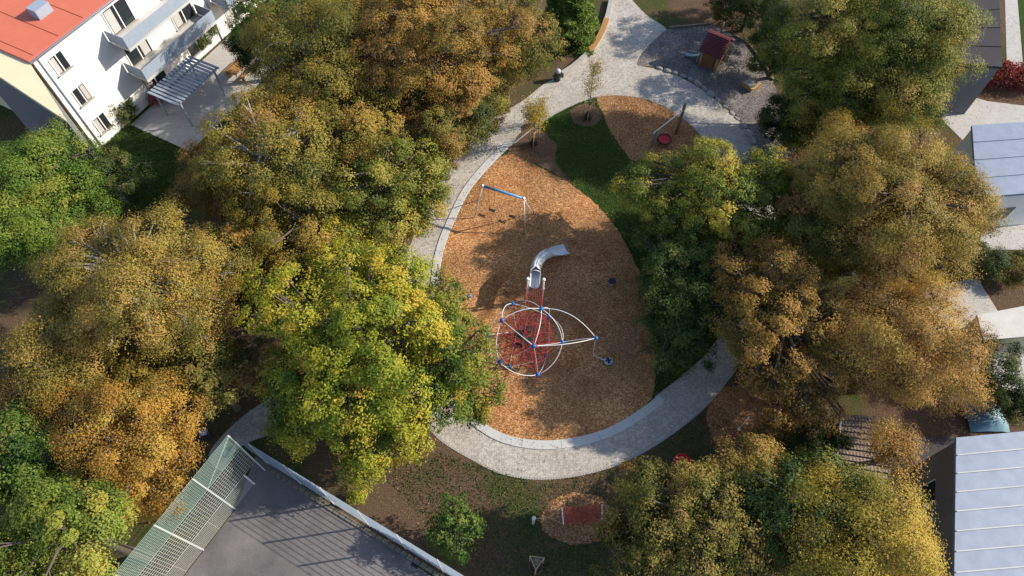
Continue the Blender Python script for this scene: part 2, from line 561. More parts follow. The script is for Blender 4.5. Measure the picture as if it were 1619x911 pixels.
# ------------------------------------------------------------------ trees
def leaf_mesh(name, pos, nrm, size, tint, m, parent, aspect=.62):
    """one small folded leaf per point, all in one foliage mesh"""
    n = len(pos)
    rng = np.random.default_rng(n)
    a = rng.normal(size=(n, 3))
    u = a - nrm * np.sum(a * nrm, 1, keepdims=True)
    u /= np.linalg.norm(u, axis=1, keepdims=True) + 1e-9
    w = np.cross(nrm, u)
    L = size[:, None]
    droop = nrm * L * .12
    v = np.empty((n, 4, 3))
    v[:, 0] = pos - u * L * .5
    v[:, 1] = pos + w * L * aspect * .5 - droop
    v[:, 2] = pos + u * L * .5
    v[:, 3] = pos - w * L * aspect * .5 - droop
    if parent is not None:
        v -= np.array(parent.location)
    me = bpy.data.meshes.new(name)
    me.vertices.add(n * 4); me.loops.add(n * 4); me.polygons.add(n)
    me.vertices.foreach_set("co", v.astype(np.float32).ravel())
    me.loops.foreach_set("vertex_index", np.arange(n * 4, dtype=np.int32))
    me.polygons.foreach_set("loop_start", np.arange(0, n * 4, 4, dtype=np.int32))
    me.polygons.foreach_set("loop_total", np.full(n, 4, dtype=np.int32))
    at = me.attributes.new("tint", 'FLOAT', 'FACE')
    at.data.foreach_set("value", np.clip(tint, 0, 1).astype(np.float32))
    me.materials.append(m)
    me.update(calc_edges=True)
    o = bpy.data.objects.new(name, me)
    COL.objects.link(o)
    if parent is not None: o.parent = parent
    return o


def unit(a):
    return a / (np.linalg.norm(a, axis=1, keepdims=True) + 1e-9)


TREE_N = [0]
DENS = 1.12


def tree(name, px, py, rpx, H, pal, label, leaf=.17, cover=3.4, squash=.8, nprim=None, clump=.33, sub=.5, fuzz=0.0, cat='tree',
         group=None, trunk_r=None, bark='bark', low=-.8, tintspread=1.0, twigs=2, lobes=None, inner=.12):
    """crown of leaf sprays on clumps on one or more rounded lobes; photo position, photo radius, height in metres"""
    TREE_N[0] += 1
    rng = np.random.default_rng(100 + TREE_N[0])
    pr = random.Random(500 + TREE_N[0])
    leaf *= .72 if fuzz < .25 else .62
    R = rpx * depth(px, py, H * .6) / F
    rz = min(R * squash, H * .47)
    zc = H - rz
    c = P(px, py, zc)
    R = rpx * depth(px, py, zc) / F
    rz = min(R * squash, H * .47)
    base = Vector((c.x, c.y, 0))
    root = empty(name, base, label, cat, group)
    if lobes is None:
        LB = [(np.array(c), np.array([R, R, rz]))]
    else:
        LB = []
        for lx, ly, lr, lz in lobes:
            q = P(lx, ly, lz); r_ = lr * depth(lx, ly, lz) / F
            LB.append((np.array(q), np.array([r_, r_, min(r_ * squash, lz - .3)])))
    PPs, PRs, DRs = [], [], []
    area = 0
    for C, ax in LB:
        Rl = ax[0]
        area += PI * Rl * Rl * (1 + .9 * squash) * (1 if lobes is None else .62)
        npri = nprim or int(max(7, min(80, 7 + Rl * Rl * 1.25)))
        i = np.arange(npri * 2) + .5
        ph = np.arccos(1 - 2 * i / (npri * 2)); th = PI * (1 + 5 ** .5) * i + rng.uniform(0, 6)
        dirs = np.stack([np.cos(th) * np.sin(ph), np.sin(th) * np.sin(ph), np.cos(ph)], 1)
        dirs = unit(dirs + rng.normal(size=dirs.shape) * .2)
        dirs = dirs[dirs[:, 2] > low]
        bd = unit(rng.normal(size=(8, 3))); ba = rng.uniform(-.24, .24, 8)
        lump = 1 + (np.maximum(dirs @ bd.T, 0) ** 3 @ ba)
        rad = rng.uniform(.52, .92, len(dirs)) * lump
        p_ = C + dirs * ax * rad[:, None]
        r_ = Rl * clump * rng.uniform(.6, 1.3, len(dirs)) * (1 if lobes is None else 1.15)
        PPs.append(p_); PRs.append(r_); DRs.append(dirs)
    pp, prr, dirs = np.vstack(PPs), np.concatenate(PRs), np.vstack(DRs)
    ok = pp[:, 2] - prr * .6 > .35
    pp, prr, dirs = pp[ok], prr[ok], dirs[ok]
    npri = len(pp)
    ptint = rng.normal(size=npri) * .23
    K = max(6, int(6.0 * (np.mean(prr) / max(sub, .2)) ** 1.6)); K = min(K, 60)
    sd = unit(rng.normal(size=(npri, K, 3)).reshape(-1, 3) + np.repeat(dirs, K, 0) * .55 + np.array([0, 0, .3]))
    sr = rng.uniform(.45, 1.05, len(sd)) ** .5
    fl = np.array([1, 1, .78])
    sp = np.repeat(pp, K, 0) + sd * fl * (np.repeat(prr, K) * sr)[:, None]
    stint = np.repeat(ptint, K) + rng.normal(size=len(sp)) * .13
    ssz = sub * rng.uniform(.45, 1.25, len(sp))
    nl = int(cover * DENS * area / (leaf * leaf * .36))
    w = np.repeat(prr ** 2 * rng.uniform(.4, 1.4, npri), K) * ssz * rng.uniform(.3, 1.3, len(sp)); w /= w.sum()
    idx = rng.choice(len(sp), nl, p=w)
    off = unit(rng.normal(size=(nl, 3))) * (rng.uniform(0, 1, (nl, 1)) ** (.5))
    off[:, 2] *= .6
    pos = sp[idx] + off * ssz[idx][:, None] * (1 + fuzz)
    nrm = unit(np.repeat(dirs, K, 0)[idx] * .35 + sd[idx] * .6 + off * .45 + np.array([0, 0, .38]) + rng.normal(size=(nl, 3)) * .32)
    tint = .5 + tintspread * (stint[idx] + rng.normal(size=nl) * .115)
    size = leaf * rng.uniform(.6, 1.35, nl)
    # leaves further in, along the limbs
    ni = int(nl * inner)
    li = rng.integers(0, len(LB), ni)
    Cs = np.array([q[0] for q in LB])[li]; As = np.array([q[1] for q in LB])[li]
    ip = Cs + unit(rng.normal(size=(ni, 3))) * As * (rng.uniform(.1, .8, (ni, 1)))
    pos = np.vstack([pos, ip]); nrm = np.vstack([nrm, unit(rng.normal(size=(ni, 3)) * .6 + np.array([0, 0, .6]))])
    tint = np.concatenate([tint, rng.uniform(.2, .7, ni)]); size = np.concatenate([size, leaf * rng.uniform(.7, 1.2, ni)])
    ok = pos[:, 2] > .15
    leaf_mesh('crown', pos[ok], nrm[ok], size[ok], tint[ok], pal, root)
    # trunk, limbs and twigs
    tb = MB()
    tr = trunk_r or max(.06, .028 * H)
    fork = Vector((c.x, c.y, max(.22 * H, zc - rz * .75)))
    top = Vector((c.x + pr.uniform(-.3, .3), c.y + pr.uniform(-.3, .3), zc + rz * .62))
    mid = base.lerp(fork, .5) + Vector((pr.uniform(-.1, .1), pr.uniform(-.1, .1), 0))
    tb.tube([base - Vector((0, 0, .1)), base + Vector((0, 0, .25)), mid, fork, fork.lerp(top, .5), top], [tr * 1.5, tr * 1.1, tr * .95, tr * .8, tr * .45, tr * .08], 9)
    for j in range(npri):
        q = Vector(pp[j])
        s0 = fork.lerp(top, pr.uniform(0, .55) if q.z < zc else pr.uniform(.2, .85))
        if (q - s0).length < .4: continue
        k1 = s0.lerp(q, .5) + Vector((0, 0, (q - s0).length * .09))
        rr = tr * pr.uniform(.26, .46)
        e = q + Vector(dirs[j] * float(prr[j]) * .5)
        tb.tube([s0, k1, q, e], [rr, rr * .7, rr * .42, rr * .1], 5, False)
        for k in range(twigs):
            t_ = Vector(sp[j * K + pr.randrange(K)])
            tb.tube([k1.lerp(q, pr.uniform(.3, 1)), q.lerp(t_, .55) + Vector((0, 0, .05)), t_], [rr * .34, rr * .24, .016], 4, False)
    tb.build('trunk', M[bark], root, True)
    return root


PAL = {
    'maple': leafmat('leaves_yellow_green', [(.075,.12,.012),(.17,.215,.016),(.31,.315,.024),(.41,.36,.03),(.42,.27,.035)], gain=1.22, trans=.42),
    'mapleg': leafmat('leaves_fresh_green', [(.035,.08,.010),(.075,.135,.015),(.15,.20,.02),(.26,.27,.03),(.36,.28,.03)], gain=1.05, trans=.42),
    'birch': leafmat('leaves_pale_gold', [(.08,.085,.018),(.18,.15,.03),(.30,.225,.045),(.37,.25,.055),(.37,.21,.075)], grey=.0, gain=1.1),
    'gold': leafmat('leaves_old_gold', [(.06,.075,.013),(.135,.13,.02),(.24,.195,.028),(.33,.235,.035),(.31,.175,.04)], gain=1.08),
    'olive': leafmat('leaves_olive', [(.045,.06,.012),(.10,.105,.02),(.18,.16,.032),(.26,.20,.048),(.27,.15,.05)], grey=.0, gain=1.1),
    'rust': leafmat('leaves_rust', [(.08,.08,.015),(.16,.115,.022),(.28,.16,.034),(.34,.205,.044),(.36,.20,.06)], grey=.0, gain=1.12),
    'orange': leafmat('leaves_orange', [(.10,.075,.014),(.22,.13,.022),(.35,.19,.03),(.41,.24,.04),(.37,.28,.055)], grey=.02, gain=1.08),
    'copper': leafmat('leaves_copper', [(.11,.08,.022),(.23,.135,.032),(.36,.20,.052),(.43,.255,.075),(.40,.28,.06)], grey=.0, gain=1.15),
    'lime': leafmat('leaves_lime', [(.05,.09,.012),(.10,.15,.018),(.18,.23,.028),(.27,.29,.04),(.36,.30,.045)], gain=1.0),
    'green': leafmat('leaves_green', [(.025, .065, .009), (.05, .11, .014), (.085, .16, .02), (.14, .20, .03), (.22, .22, .04)], gain=0.98),
    'dark': leafmat('leaves_dark_green', [(.014, .032, .008), (.028, .058, .012), (.05, .085, .018), (.09, .11, .022), (.15, .13, .03)], gain=1.00),
    'ash': leafmat('leaves_grey_green', [(.03, .07, .02), (.06, .115, .03), (.10, .16, .04), (.17, .20, .05), (.27, .20, .09)]),
    'greenyellow': leafmat('leaves_green_yellow', [(.05, .075, .012), (.10, .13, .018), (.19, .20, .026), (.31, .27, .04), (.36, .25, .05)]),
    'greenyellow2': leafmat('leaves_tufted_yellow', [(.05, .085, .012), (.11, .15, .018), (.22, .24, .026), (.38, .33, .035), (.46, .34, .045)]),
    'shadegreen': leafmat('leaves_deep_green', [(.025, .055, .010), (.05, .09, .015), (.085, .125, .022), (.14, .16, .03), (.24, .19, .04)]),  # carries the shade of the maple's lower crown; walnut uses it too
    'leftgreen': leafmat('leaves_bright_green', [(.035,.08,.010),(.065,.125,.014),(.10,.17,.018),(.14,.20,.022),(.22,.24,.03)], gain=1.1),
    'yellow': leafmat('leaves_yellow', [(.10, .10, .012), (.22, .19, .02), (.36, .28, .03), (.46, .33, .045), (.44, .28, .06)], gain=1.10),
    'redleaf': leafmat('leaves_red', [(.06, .012, .010), (.14, .022, .018), (.23, .03, .025), (.30, .05, .035), (.25, .09, .04)]),
    'pink': leafmat('leaves_pink', [(.05, .06, .02), (.30, .07, .12), (.45, .10, .17), (.10, .09, .03), (.5, .2, .26)]),
    'conifer': leafmat('needles', [(.03, .065, .012), (.065, .12, .018), (.115, .18, .025), (.18, .24, .035), (.26, .28, .05)], .2),
}

# --- the trees round the playground; photo position of the crown, its radius in photo pixels, height in metres
tree('maple_tree', 565, 560, 165, 11, PAL['maple'], 'big round maple with yellow-green crown left of the rope climber', leaf=.19, cover=3.5, clump=.30, sub=.5, squash=.85,
     lobes=[(478, 490, 78, 7.0), (545, 432, 66, 7.2), (615, 440, 62, 7.2), (598, 520, 98, 8.3), (470, 590, 66, 5.8), (540, 620, 84, 6.8), (625, 620, 74, 6.3), (572, 700, 52, 4.2), (480, 665, 50, 4.2), (640, 680, 46, 4.0), (515, 385, 44, 6.2), (575, 730, 44, 3.2), (660, 545, 52, 6.4), (520, 540, 70, 8.0)], inner=.2)
tree('maple_tree', 715, 565, 78, 8.2, PAL['mapleg'], 'smaller greener maple overhanging the chip bed beside the big round maple', leaf=.19, cover=3.2, clump=.34, sub=.48, squash=1.0,
     lobes=[(690, 500, 52, 5.5), (715, 560, 60, 6.2), (690, 630, 56, 5.0), (735, 610, 46, 4.4), (752, 650, 26, 2.8), (700, 460, 28, 4.6)])
tree('birch_tree', 215, 445, 138, 12, PAL['birch'], 'pale gold birch with a wide fuzzy crown at the left, above the orange tree', leaf=.15, cover=2.9, fuzz=.4, bark='bark_pale', clump=.28,
     lobes=[(150, 420, 78, 8.5), (235, 400, 78, 9.0), (310, 430, 74, 8.0), (215, 480, 92, 9.2), (290, 520, 72, 7.0), (120, 490, 60, 6.5), (330, 480, 50, 6.0)])
tree('birch_tree', 95, 575, 100, 9.5, PAL['birch'], 'dull gold birch below the wide pale gold birch at the left', leaf=.15, cover=2.8, fuzz=.4, bark='bark_pale')
tree('hazel_tree', 325, 590, 80, 7.5, PAL['olive'], 'dark olive tree between the orange tree and the big round maple', leaf=.17, cover=3.0)
tree('hazel_tree', 225, 600, 70, 7.0, PAL['gold'], 'small old-gold tree right above the orange tree', leaf=.16, cover=2.8)
tree('cherry_tree', 195, 700, 128, 9.5, PAL['orange'], 'orange leaved tree beside the tall green ball court fence', leaf=.15, cover=3.2, fuzz=.3, clump=.28,
     lobes=[(255, 660, 66, 6.5), (180, 690, 86, 7.5), (240, 735, 66, 6.0), (110, 650, 64, 6.2), (205, 780, 50, 4.5), (50, 615, 50, 6.0)])
tree('lime_tree', 120, 835, 105, 10.0, PAL['lime'], 'lime green tree in the bottom left corner', leaf=.17, cover=3.3, fuzz=.2, clump=.27)
tree('lime_tree', 20, 720, 82, 9.0, PAL['green'], 'bright green tree on the left edge beside the orange tree', leaf=.17, cover=3.0, fuzz=.2)
tree('lime_tree', 15, 880, 75, 9.0, PAL['lime'], 'lime green tree cut off by the bottom left corner of the photo', leaf=.17, cover=3.0, fuzz=.2)
tree('yew_tree', 168, 292, 58, 6.5, PAL['dark'], 'dark tree added to hide the pale foot of the added cream roofed wing', leaf=.16, cover=2.6)  # added to cover the lit foot of the wing wall
tree('lime_tree', 48, 318, 122, 10.0, PAL['leftgreen'], 'fresh green tree on the left edge below the coral roofed house', leaf=.17, cover=3.4, fuzz=.3, clump=.28)
tree('birch_tree', 430, 262, 104, 11.5, PAL['gold'], 'golden yellow birch at the edge of the shaded lawn', leaf=.16, cover=3.0, fuzz=.2, bark='bark_pale', clump=.3)
tree('rowan_tree', 335, 290, 60, 8.0, PAL['rust'], 'small rusty orange tree at the edge of the shaded lawn', leaf=.15, cover=2.8, fuzz=.3)
tree('oak_tree', 615, 300, 98, 10, PAL['greenyellow'], 'green and yellow tree leaning over the left bend of the cobbled path', leaf=.17, cover=3.3,
     lobes=[(580, 300, 60, 7.5), (640, 270, 60, 7.5), (665, 315, 46, 6.0), (600, 345, 56, 6.0), (645, 345, 40, 4.5), (560, 250, 44, 7.0)])
tree('hornbeam_tree', 485, 372, 100, 9.5, PAL['gold'], 'golden brown tree directly above the big round maple', leaf=.16, cover=3.1, clump=.28)
tree('hornbeam_tree', 385, 385, 66, 8.5, PAL['gold'], 'old-gold tree between the wide pale gold birch and the golden brown tree', leaf=.16, cover=3.0)
tree('hazel_tree', 415, 470, 52, 5.5, PAL['dark'], 'dark low tree in the gap left of the big round maple', leaf=.16, cover=2.4)
tree('beech_tree', 500, 98, 112, 13, PAL['gold'], 'tall golden beech behind the golden yellow birch, near the top edge', leaf=.16, cover=3.0, fuzz=.3, clump=.28)
tree('beech_tree', 665, 80, 125, 14, PAL['rust'], 'tall rust brown beech at the top, left of the olive tree', leaf=.16, cover=2.9, clump=.26)
tree('oak_tree', 800, 68, 84, 10, PAL['olive'], 'olive tree at the top between the rust brown beech and the conifer', leaf=.16, cover=2.8, squash=1.0)
tree('hornbeam_tree', 695, 195, 88, 9.5, PAL['olive'], 'olive gold tree beside the path below the rust brown beech', leaf=.16, cover=3.0, clump=.3, squash=1.0)
tree('hazel_tree', 760, 155, 56, 6.5, PAL['olive'], 'lower olive tree leaning over the path by the yellow leaved sapling', leaf=.15, cover=2.4, squash=1.0)
tree('hornbeam_tree', 562, 200, 80, 10.5, PAL['gold'], 'dark gold tree in the middle of the group on the upper left', leaf=.16, cover=3.0)
tree('alder_tree', 430, 15, 58, 9.0, PAL['green'], 'green tree on the top edge beside the neighbour\'s garden', leaf=.16, cover=2.8)
tree('beech_tree', 570, 0, 70, 12, PAL['gold'], 'dark golden tree cut by the top edge between two tall beeches', leaf=.16, cover=2.8)
tree('ash_tree', 1372, 75, 158, 13, PAL['greenyellow'], 'large green ash with a yellowing side at the top right', leaf=.16, cover=3.4, fuzz=.3, clump=.28, squash=.95,
     lobes=[(1300, 60, 84, 8.5), (1390, 40, 94, 9.5), (1455, 70, 80, 9.0), (1340, 130, 84, 6.5), (1420, 140, 80, 7.0), (1290, 170, 56, 4.5), (1370, 190, 50, 4.0)])
tree('yew_tree', 1258, 195, 52, 5.0, PAL['dark'], 'dark green tree in the shade beside the gravel yard', leaf=.15, cover=3.2, squash=1.1)
tree('yew_tree', 1235, 75, 52, 6.0, PAL['dark'], 'dark green tree at the far corner of the gravel yard', leaf=.15, cover=3.0, squash=1.1)
tree('yew_tree', 1190, -5, 66, 6.5, PAL['dark'], 'dark green tree added on the top edge to cast shade behind the red roofed playhouse', leaf=.15, cover=2.8, squash=1.0)  # added as a shade caster for the dark ground here
tree('beech_tree', 1425, 320, 142, 12, PAL['birch'], 'broad yellow-brown beech at the right edge below the large green ash', leaf=.15, cover=3.1, fuzz=.4, clump=.26,
     lobes=[(1340, 290, 76, 8.5), (1420, 260, 76, 9.5), (1495, 310, 74, 8.5), (1420, 340, 90, 9.5), (1340, 370, 66, 7.0), (1490, 390, 66, 6.8), (1410, 420, 60, 6.0), (1540, 340, 44, 7.0), (1330, 230, 50, 7.5)])
tree('field_maple', 1120, 310, 112, 8.3, PAL['greenyellow2'], 'maple with yellow tufts standing right of the basket swing', leaf=.16, cover=2.7, clump=.32, sub=.42, squash=.75,
     lobes=[(1008, 298, 42, 5.2), (1058, 325, 42, 5.4), (1108, 262, 50, 6.6), (1135, 300, 62, 6.8), (1200, 268, 48, 6.4), (1238, 282, 34, 6.0), (1190, 330, 58, 5.6), (1095, 358, 52, 4.6), (1160, 375, 54, 4.6), (1195, 395, 48, 4.2), (1035, 268, 30, 4.6)])
tree('field_maple', 1075, 478, 62, 5.6, PAL['shadegreen'], 'dark lower crown of the yellow tufted maple, shade put into its leaf colour', leaf=.17, cover=3.0, clump=.34,
     lobes=[(1060, 425, 44, 4.4), (1098, 400, 46, 4.6), (1075, 480, 50, 4.2), (1060, 535, 38, 3.0), (1110, 450, 46, 4.2), (1035, 360, 34, 4.2), (1130, 490, 40, 4.2), (1040, 455, 36, 3.6), (1044, 505, 34, 3.2), (1058, 565, 32, 2.6), (1095, 545, 36, 3.2)])  # lower part of the tufted maple, its shade put into darker leaves
tree('hornbeam_tree', 1290, 360, 84, 8.0, PAL['olive'], 'olive tree between the yellow tufted maple and the broad yellow-brown beech', leaf=.16, cover=2.9, squash=1.0)
tree('cherry_tree', 1235, 530, 122, 8.6, PAL['rust'], 'brown and gold cherry standing over the right end of the cobbled path', leaf=.15, cover=2.2, clump=.26, twigs=5, inner=.06,
     lobes=[(1170, 440, 56, 5.6), (1230, 440, 64, 6.4), (1190, 500, 66, 5.8), (1275, 490, 66, 6.2), (1230, 560, 72, 5.8), (1300, 570, 60, 5.6), (1240, 625, 52, 4.4), (1290, 640, 46, 4.0), (1330, 500, 56, 5.8), (1160, 395, 40, 5.0)])
tree('beech_tree', 1422, 548, 126, 9.6, PAL['copper'], 'copper coloured thin crowned beech at the right, above the tiled shed', leaf=.14, cover=2.6, fuzz=.4, clump=.27, twigs=4)
tree('hawthorn_tree', 1075, 822, 112, 7.2, PAL['olive'], 'wide olive hawthorn at the bottom beside the red hammock', leaf=.16, cover=3.0, clump=.3,
     lobes=[(1020, 775, 50, 5.0), (1075, 770, 50, 5.2), (1110, 815, 62, 5.8), (1035, 835, 62, 5.4), (1010, 885, 56, 4.6), (1085, 885, 62, 5.2), (1140, 770, 44, 4.6), (985, 830, 34, 3.6)])
tree('hawthorn_tree', 1185, 755, 66, 5.5, PAL['birch'], 'pale straw coloured hawthorn behind the wide olive hawthorn', leaf=.15, cover=2.3, twigs=4)
tree('walnut_tree', 1265, 805, 88, 7.5, PAL['shadegreen'], 'fresh green walnut tree at the bottom between the hawthorn and the yellow tree', leaf=.19, cover=2.8, twigs=3, bark='bark_pale')
tree('walnut_tree', 1175, 870, 76, 6.5, PAL['olive'], 'olive young walnut in front of the wide olive hawthorn', leaf=.19, cover=2.6, twigs=3)
tree('poplar_tree', 1358, 850, 120, 9.0, PAL['yellow'], 'bright yellow tree at the bottom right below the tiled shed', leaf=.15, cover=3.1, fuzz=.4, clump=.28)
tree('birch_tree', 1412, 712, 42, 6.0, PAL['copper'], 'small brown birch hanging over the tiled shed', leaf=.14, cover=1.7, fuzz=.4, twigs=4)
tree('rowan_tree', 717, 828, 46, 4.2, PAL['green'], 'small bright green rowan standing alone by the court fence', leaf=.19, cover=2.3, clump=.34, sub=.3, trunk_r=.05,
     lobes=[(715, 810, 30, 2.6), (700, 835, 26, 2.2), (735, 835, 26, 2.2), (720, 860, 28, 1.7)])
tree('privet_bush', 565, 780, 17, 1.0, PAL['maple'], 'low yellowish bush against the outside of the court fence', leaf=.13, cover=1.4, cat='bush', trunk_r=.03, sub=.3)
tree('laurel_bush', 1290, 705, 46, 3.4, PAL['dark'], 'dark green bush beside the tiled shed', leaf=.16, cover=2.8, cat='bush', trunk_r=.05)
tree('privet_bush', 1240, 680, 34, 2.6, PAL['olive'], 'olive bush on the far edge of the pole\'s chip patch', leaf=.15, cover=2.2, cat='bush', trunk_r=.04)

# --- conifer by the path
def conifer(px, py, rpx, H, label):
    rng = np.random.default_rng(77)
    b = P(px, py + 40, 0)
    c = P(px, py, H * .45)
    b = Vector((c.x, c.y, 0))
    R = rpx * depth(px, py, 3) / F
    root = empty('conifer_tree', b, label, 'tree')
    tb = MB(); tb.tube([b, b + Vector((0, 0, H * .5)), b + Vector((0, 0, H))], [.22, .13, .02], 8)
    pos = []; nr = []; ti = []
    for k in range(150):
        h = rng.uniform(.06, .99); L = R * (1 - h) ** .75 * rng.uniform(.75, 1.08) + .15
        a = rng.uniform(0, 2 * PI)
        d = np.array([math.cos(a), math.sin(a), -.10])
        s0 = np.array(b) + np.array([0, 0, h * H])
        e = s0 + d * L
        tb.tube([Vector(s0), Vector(s0 + d * L * .5 + np.array([0, 0, .1])), Vector(e)], [.035, .025, .008], 4, False)
        m_ = int(420 * L)
        t = rng.uniform(.12, 1, m_) ** .7
        side = np.array([-d[1], d[0], 0])
        wv = rng.normal(size=m_) * (.32 * (1.15 - t) * L * .8 + .10)
        pt = s0 + d * (t * L)[:, None] + side * wv[:, None] + np.array([0, 0, 1]) * (-.22 * np.abs(wv) + rng.normal(size=m_) * .07)[:, None]
        pos.append(pt); nr.append(unit(np.array([0, 0, 1]) + rng.normal(size=(m_, 3)) * .5)); ti.append(.45 + rng.normal() * .14 + rng.normal(size=m_) * .12)
    pos = np.vstack(pos); nr = np.vstack(nr); ti = np.concatenate(ti)
    leaf_mesh('crown', pos, nr, rng.uniform(.12, .24, len(pos)), ti, PAL['conifer'], root, .35)
    tb.build('trunk', M['bark'], root, True)


conifer(903, 4, 58, 8.0, 'bright green conifer beside the upper path and curved seat wall')

# --- staked saplings
def sapling(px, py, H, crown_r, pal, label, leafy, bark='bark_pale', stakes=True):
    rng = np.random.default_rng(int(px)); pr = random.Random(px)
    b = P(px, py)
    root = empty('staked_sapling', b, label, 'young tree', 'young staked trees')
    tb = MB()
    tb.tube([b, b + Vector((.02, 0, H * .4)), b + Vector((0, .03, H))], [.07, .05, .01], 7)
    pos = []; cz = H * .66
    for k in range(80):
        h = pr.uniform(.40, .97) * H
        a = pr.uniform(0, 2 * PI); L = crown_r * (1.1 - abs(h / H - .6)) * pr.uniform(.6, 1.1)
        s0 = b + Vector((0, 0, h)); e = s0 + Vector((math.cos(a) * L, math.sin(a) * L, L * .9))
        tb.tube([s0, s0.lerp(e, .5) + Vector((0, 0, -.04)), e], [.014, .01, .004], 4, False)
        if leafy:
            m_ = int(leafy * .55 * pr.uniform(.5, 1.4))
            t = rng.uniform(.35, 1.1, m_)
            pos.append(np.array(s0) + (np.array(e) - np.array(s0)) * t[:, None] + rng.normal(size=(m_, 3)) * .16)
    if pos:
        pos = np.vstack(pos)
        leaf_mesh('crown', pos, unit(rng.normal(size=(len(pos), 3)) + np.array([0, 0, .5])), rng.uniform(.07, .13, len(pos)), .55 + rng.normal(size=len(pos)) * .2, pal, root)
    tb.build('trunk', M[bark], root, True)
    ang0 = .4
    tips = []
    for k in range(3):
        a = ang0 + k * 2 * PI / 3
        q = b + Vector((math.cos(a) * .42, math.sin(a) * .42, 0))
        sb = MB(); sb.tube([q, q + Vector((0, 0, 1.75))], [.04, .036], 8); sb.build('stake', M['wood_pale'], root, True)
        tips.append(q + Vector((0, 0, 1.62)))
    for k in range(3):
        rb = MB(); rb.tube([tips[k], tips[(k + 1) % 3]], .028, 6); rb.build('rail', M['wood_pale'], root)
    bag = MB(); bag.lathe(b, [(.20, .02), (.26, .12), (.24, .45), (.13, .75), (.07, .8)], 14); bag.build('watering_bag', M['black'], root, True)
    rim = MB()
    rim.lathe(b, [(.44, .02), (.40, .07), (.34, .08), (.30, .05), (.2, .03)], 26)
    rim.build('soil_ring', M['soil_bare'], root, True)
    return root


sapling(929, 188, 5.6, .7, PAL['birch'], 'tall thin sapling with sparse olive twigs, staked by the top of the lawn', 30)
sapling(844, 229, 4.2, .95, PAL['yellow'], 'yellow leaved sapling staked beside the left side of the path', 95)
sapling(847, 896, 2.3, .3, PAL['olive'], 'leafless sapling inside a triangle of stakes at the bottom edge', 0)

# ------------------------------------------------------------------ play equipment
def arc(a, b, center, bulge=1.0, n=10):
    """arc from a to b about center"""
    va, vb = a - center, b - center
    th = va.angle(vb); ra, rb = va.length, vb.length
    out = []
    for i in range(n + 1):
        t = i / n
        d = (va.normalized() * math.sin((1 - t) * th) + vb.normalized() * math.sin(t * th)) / math.sin(th)
        ch = a.lerp(b, t)
        out.append(ch.lerp(center + d * (ra + (rb - ra) * t), bulge))
    return out


# rope climber: an icosahedron read from its twelve blue nodes
cx0, cy0, Rp = 830.0, 535.5, 60.4
NP = {2: (23.5, -46.5, 30.8), 3: (-36, -26.5, 40.8), 4: (13.5, 10.5, 58), 10: (-37.5, 37, 29.7), 8: (22, 55, 12.3), 6: (58, 3.5, 16.9)}
for a, b in ((9, 2), (7, 3), (13, 4), (5, 10), (1, 8), (11, 6)):
    NP[a] = tuple(-x for x in NP[b])
vd = ray(cx0, cy0).normalized()                     # view axis at the climber
right = vd.cross(Vector((0, 0, 1))).normalized(); upv = right.cross(vd).normalized()


def nodes_at(zc):
    c = P(cx0, cy0, zc); s = depth(cx0, cy0, zc) / F
    return c, {k: c + (right * v[0] - upv * v[1] - vd * v[2]) * s for k, v in NP.items()}


zc = 2.2
for _ in range(6):
    C0, ND = nodes_at(zc); zc += .16 - min(p.z for p in ND.values())
C0, ND = nodes_at(zc)
RAD = (ND[4] - C0).length
climb = empty('rope_climber', Vector((C0.x, C0.y, 0)), 'round climbing frame of white tubes, blue nodes and red ropes with a steel slide', 'climbing frame')
n12 = P(942, 534.5, 3.0)
keys = list(ND)
edges = [(a, b) for i, a in enumerate(keys) for b in keys[i + 1:] if (ND[a] - ND[b]).length < RAD * 1.25]
thick = {(2, 3), (2, 4), (3, 4), (3, 10), (8, 10), (6, 8), (2, 6), (1, 3), (1, 2), (1, 11), (10, 11), (5, 2), (5, 6)}
for a, b in edges:
    t_ = MB()
    if (a, b) in thick or (b, a) in thick:
        t_.tube(arc(ND[a], ND[b], C0, 1.0), .021, 8)
        t_.build('tube', M['white_metal'], climb, True)
    else:
        t_.tube(arc(ND[a], ND[b], C0, .35), .016, 6)
        t_.build('tube', M['tube'], climb, True)
for a, qx, qy, qz, rr in ((2, 905, 484, 4.2, .021), (4, 900, 547, 4.0, .021), (6, 915, 536, 2.9, .016)):
    q = P(qx, qy, qz); p0 = ND[a]
    pts = [p0 * (1 - t) ** 2 + q * 2 * t * (1 - t) + n12 * t * t for t in np.linspace(0, 1, 15)]
    t_ = MB(); t_.tube(pts, rr, 8); t_.build('tube', M['white_metal'], climb, True)
for k, p in list(ND.items()) + [(12, n12)]:
    b_ = MB(); b_.ball(p, .15, 16); b_.build('node', M['blue'], climb, True)
# feet under the lowest nodes
for k, p in ND.items():
    if p.z < 1.0:
        f_ = MB(); f_.tube([Vector((p.x, p.y, -.1)), Vector((p.x, p.y, p.z))], .05, 8); f_.build('foot', M['tube'], climb, True)
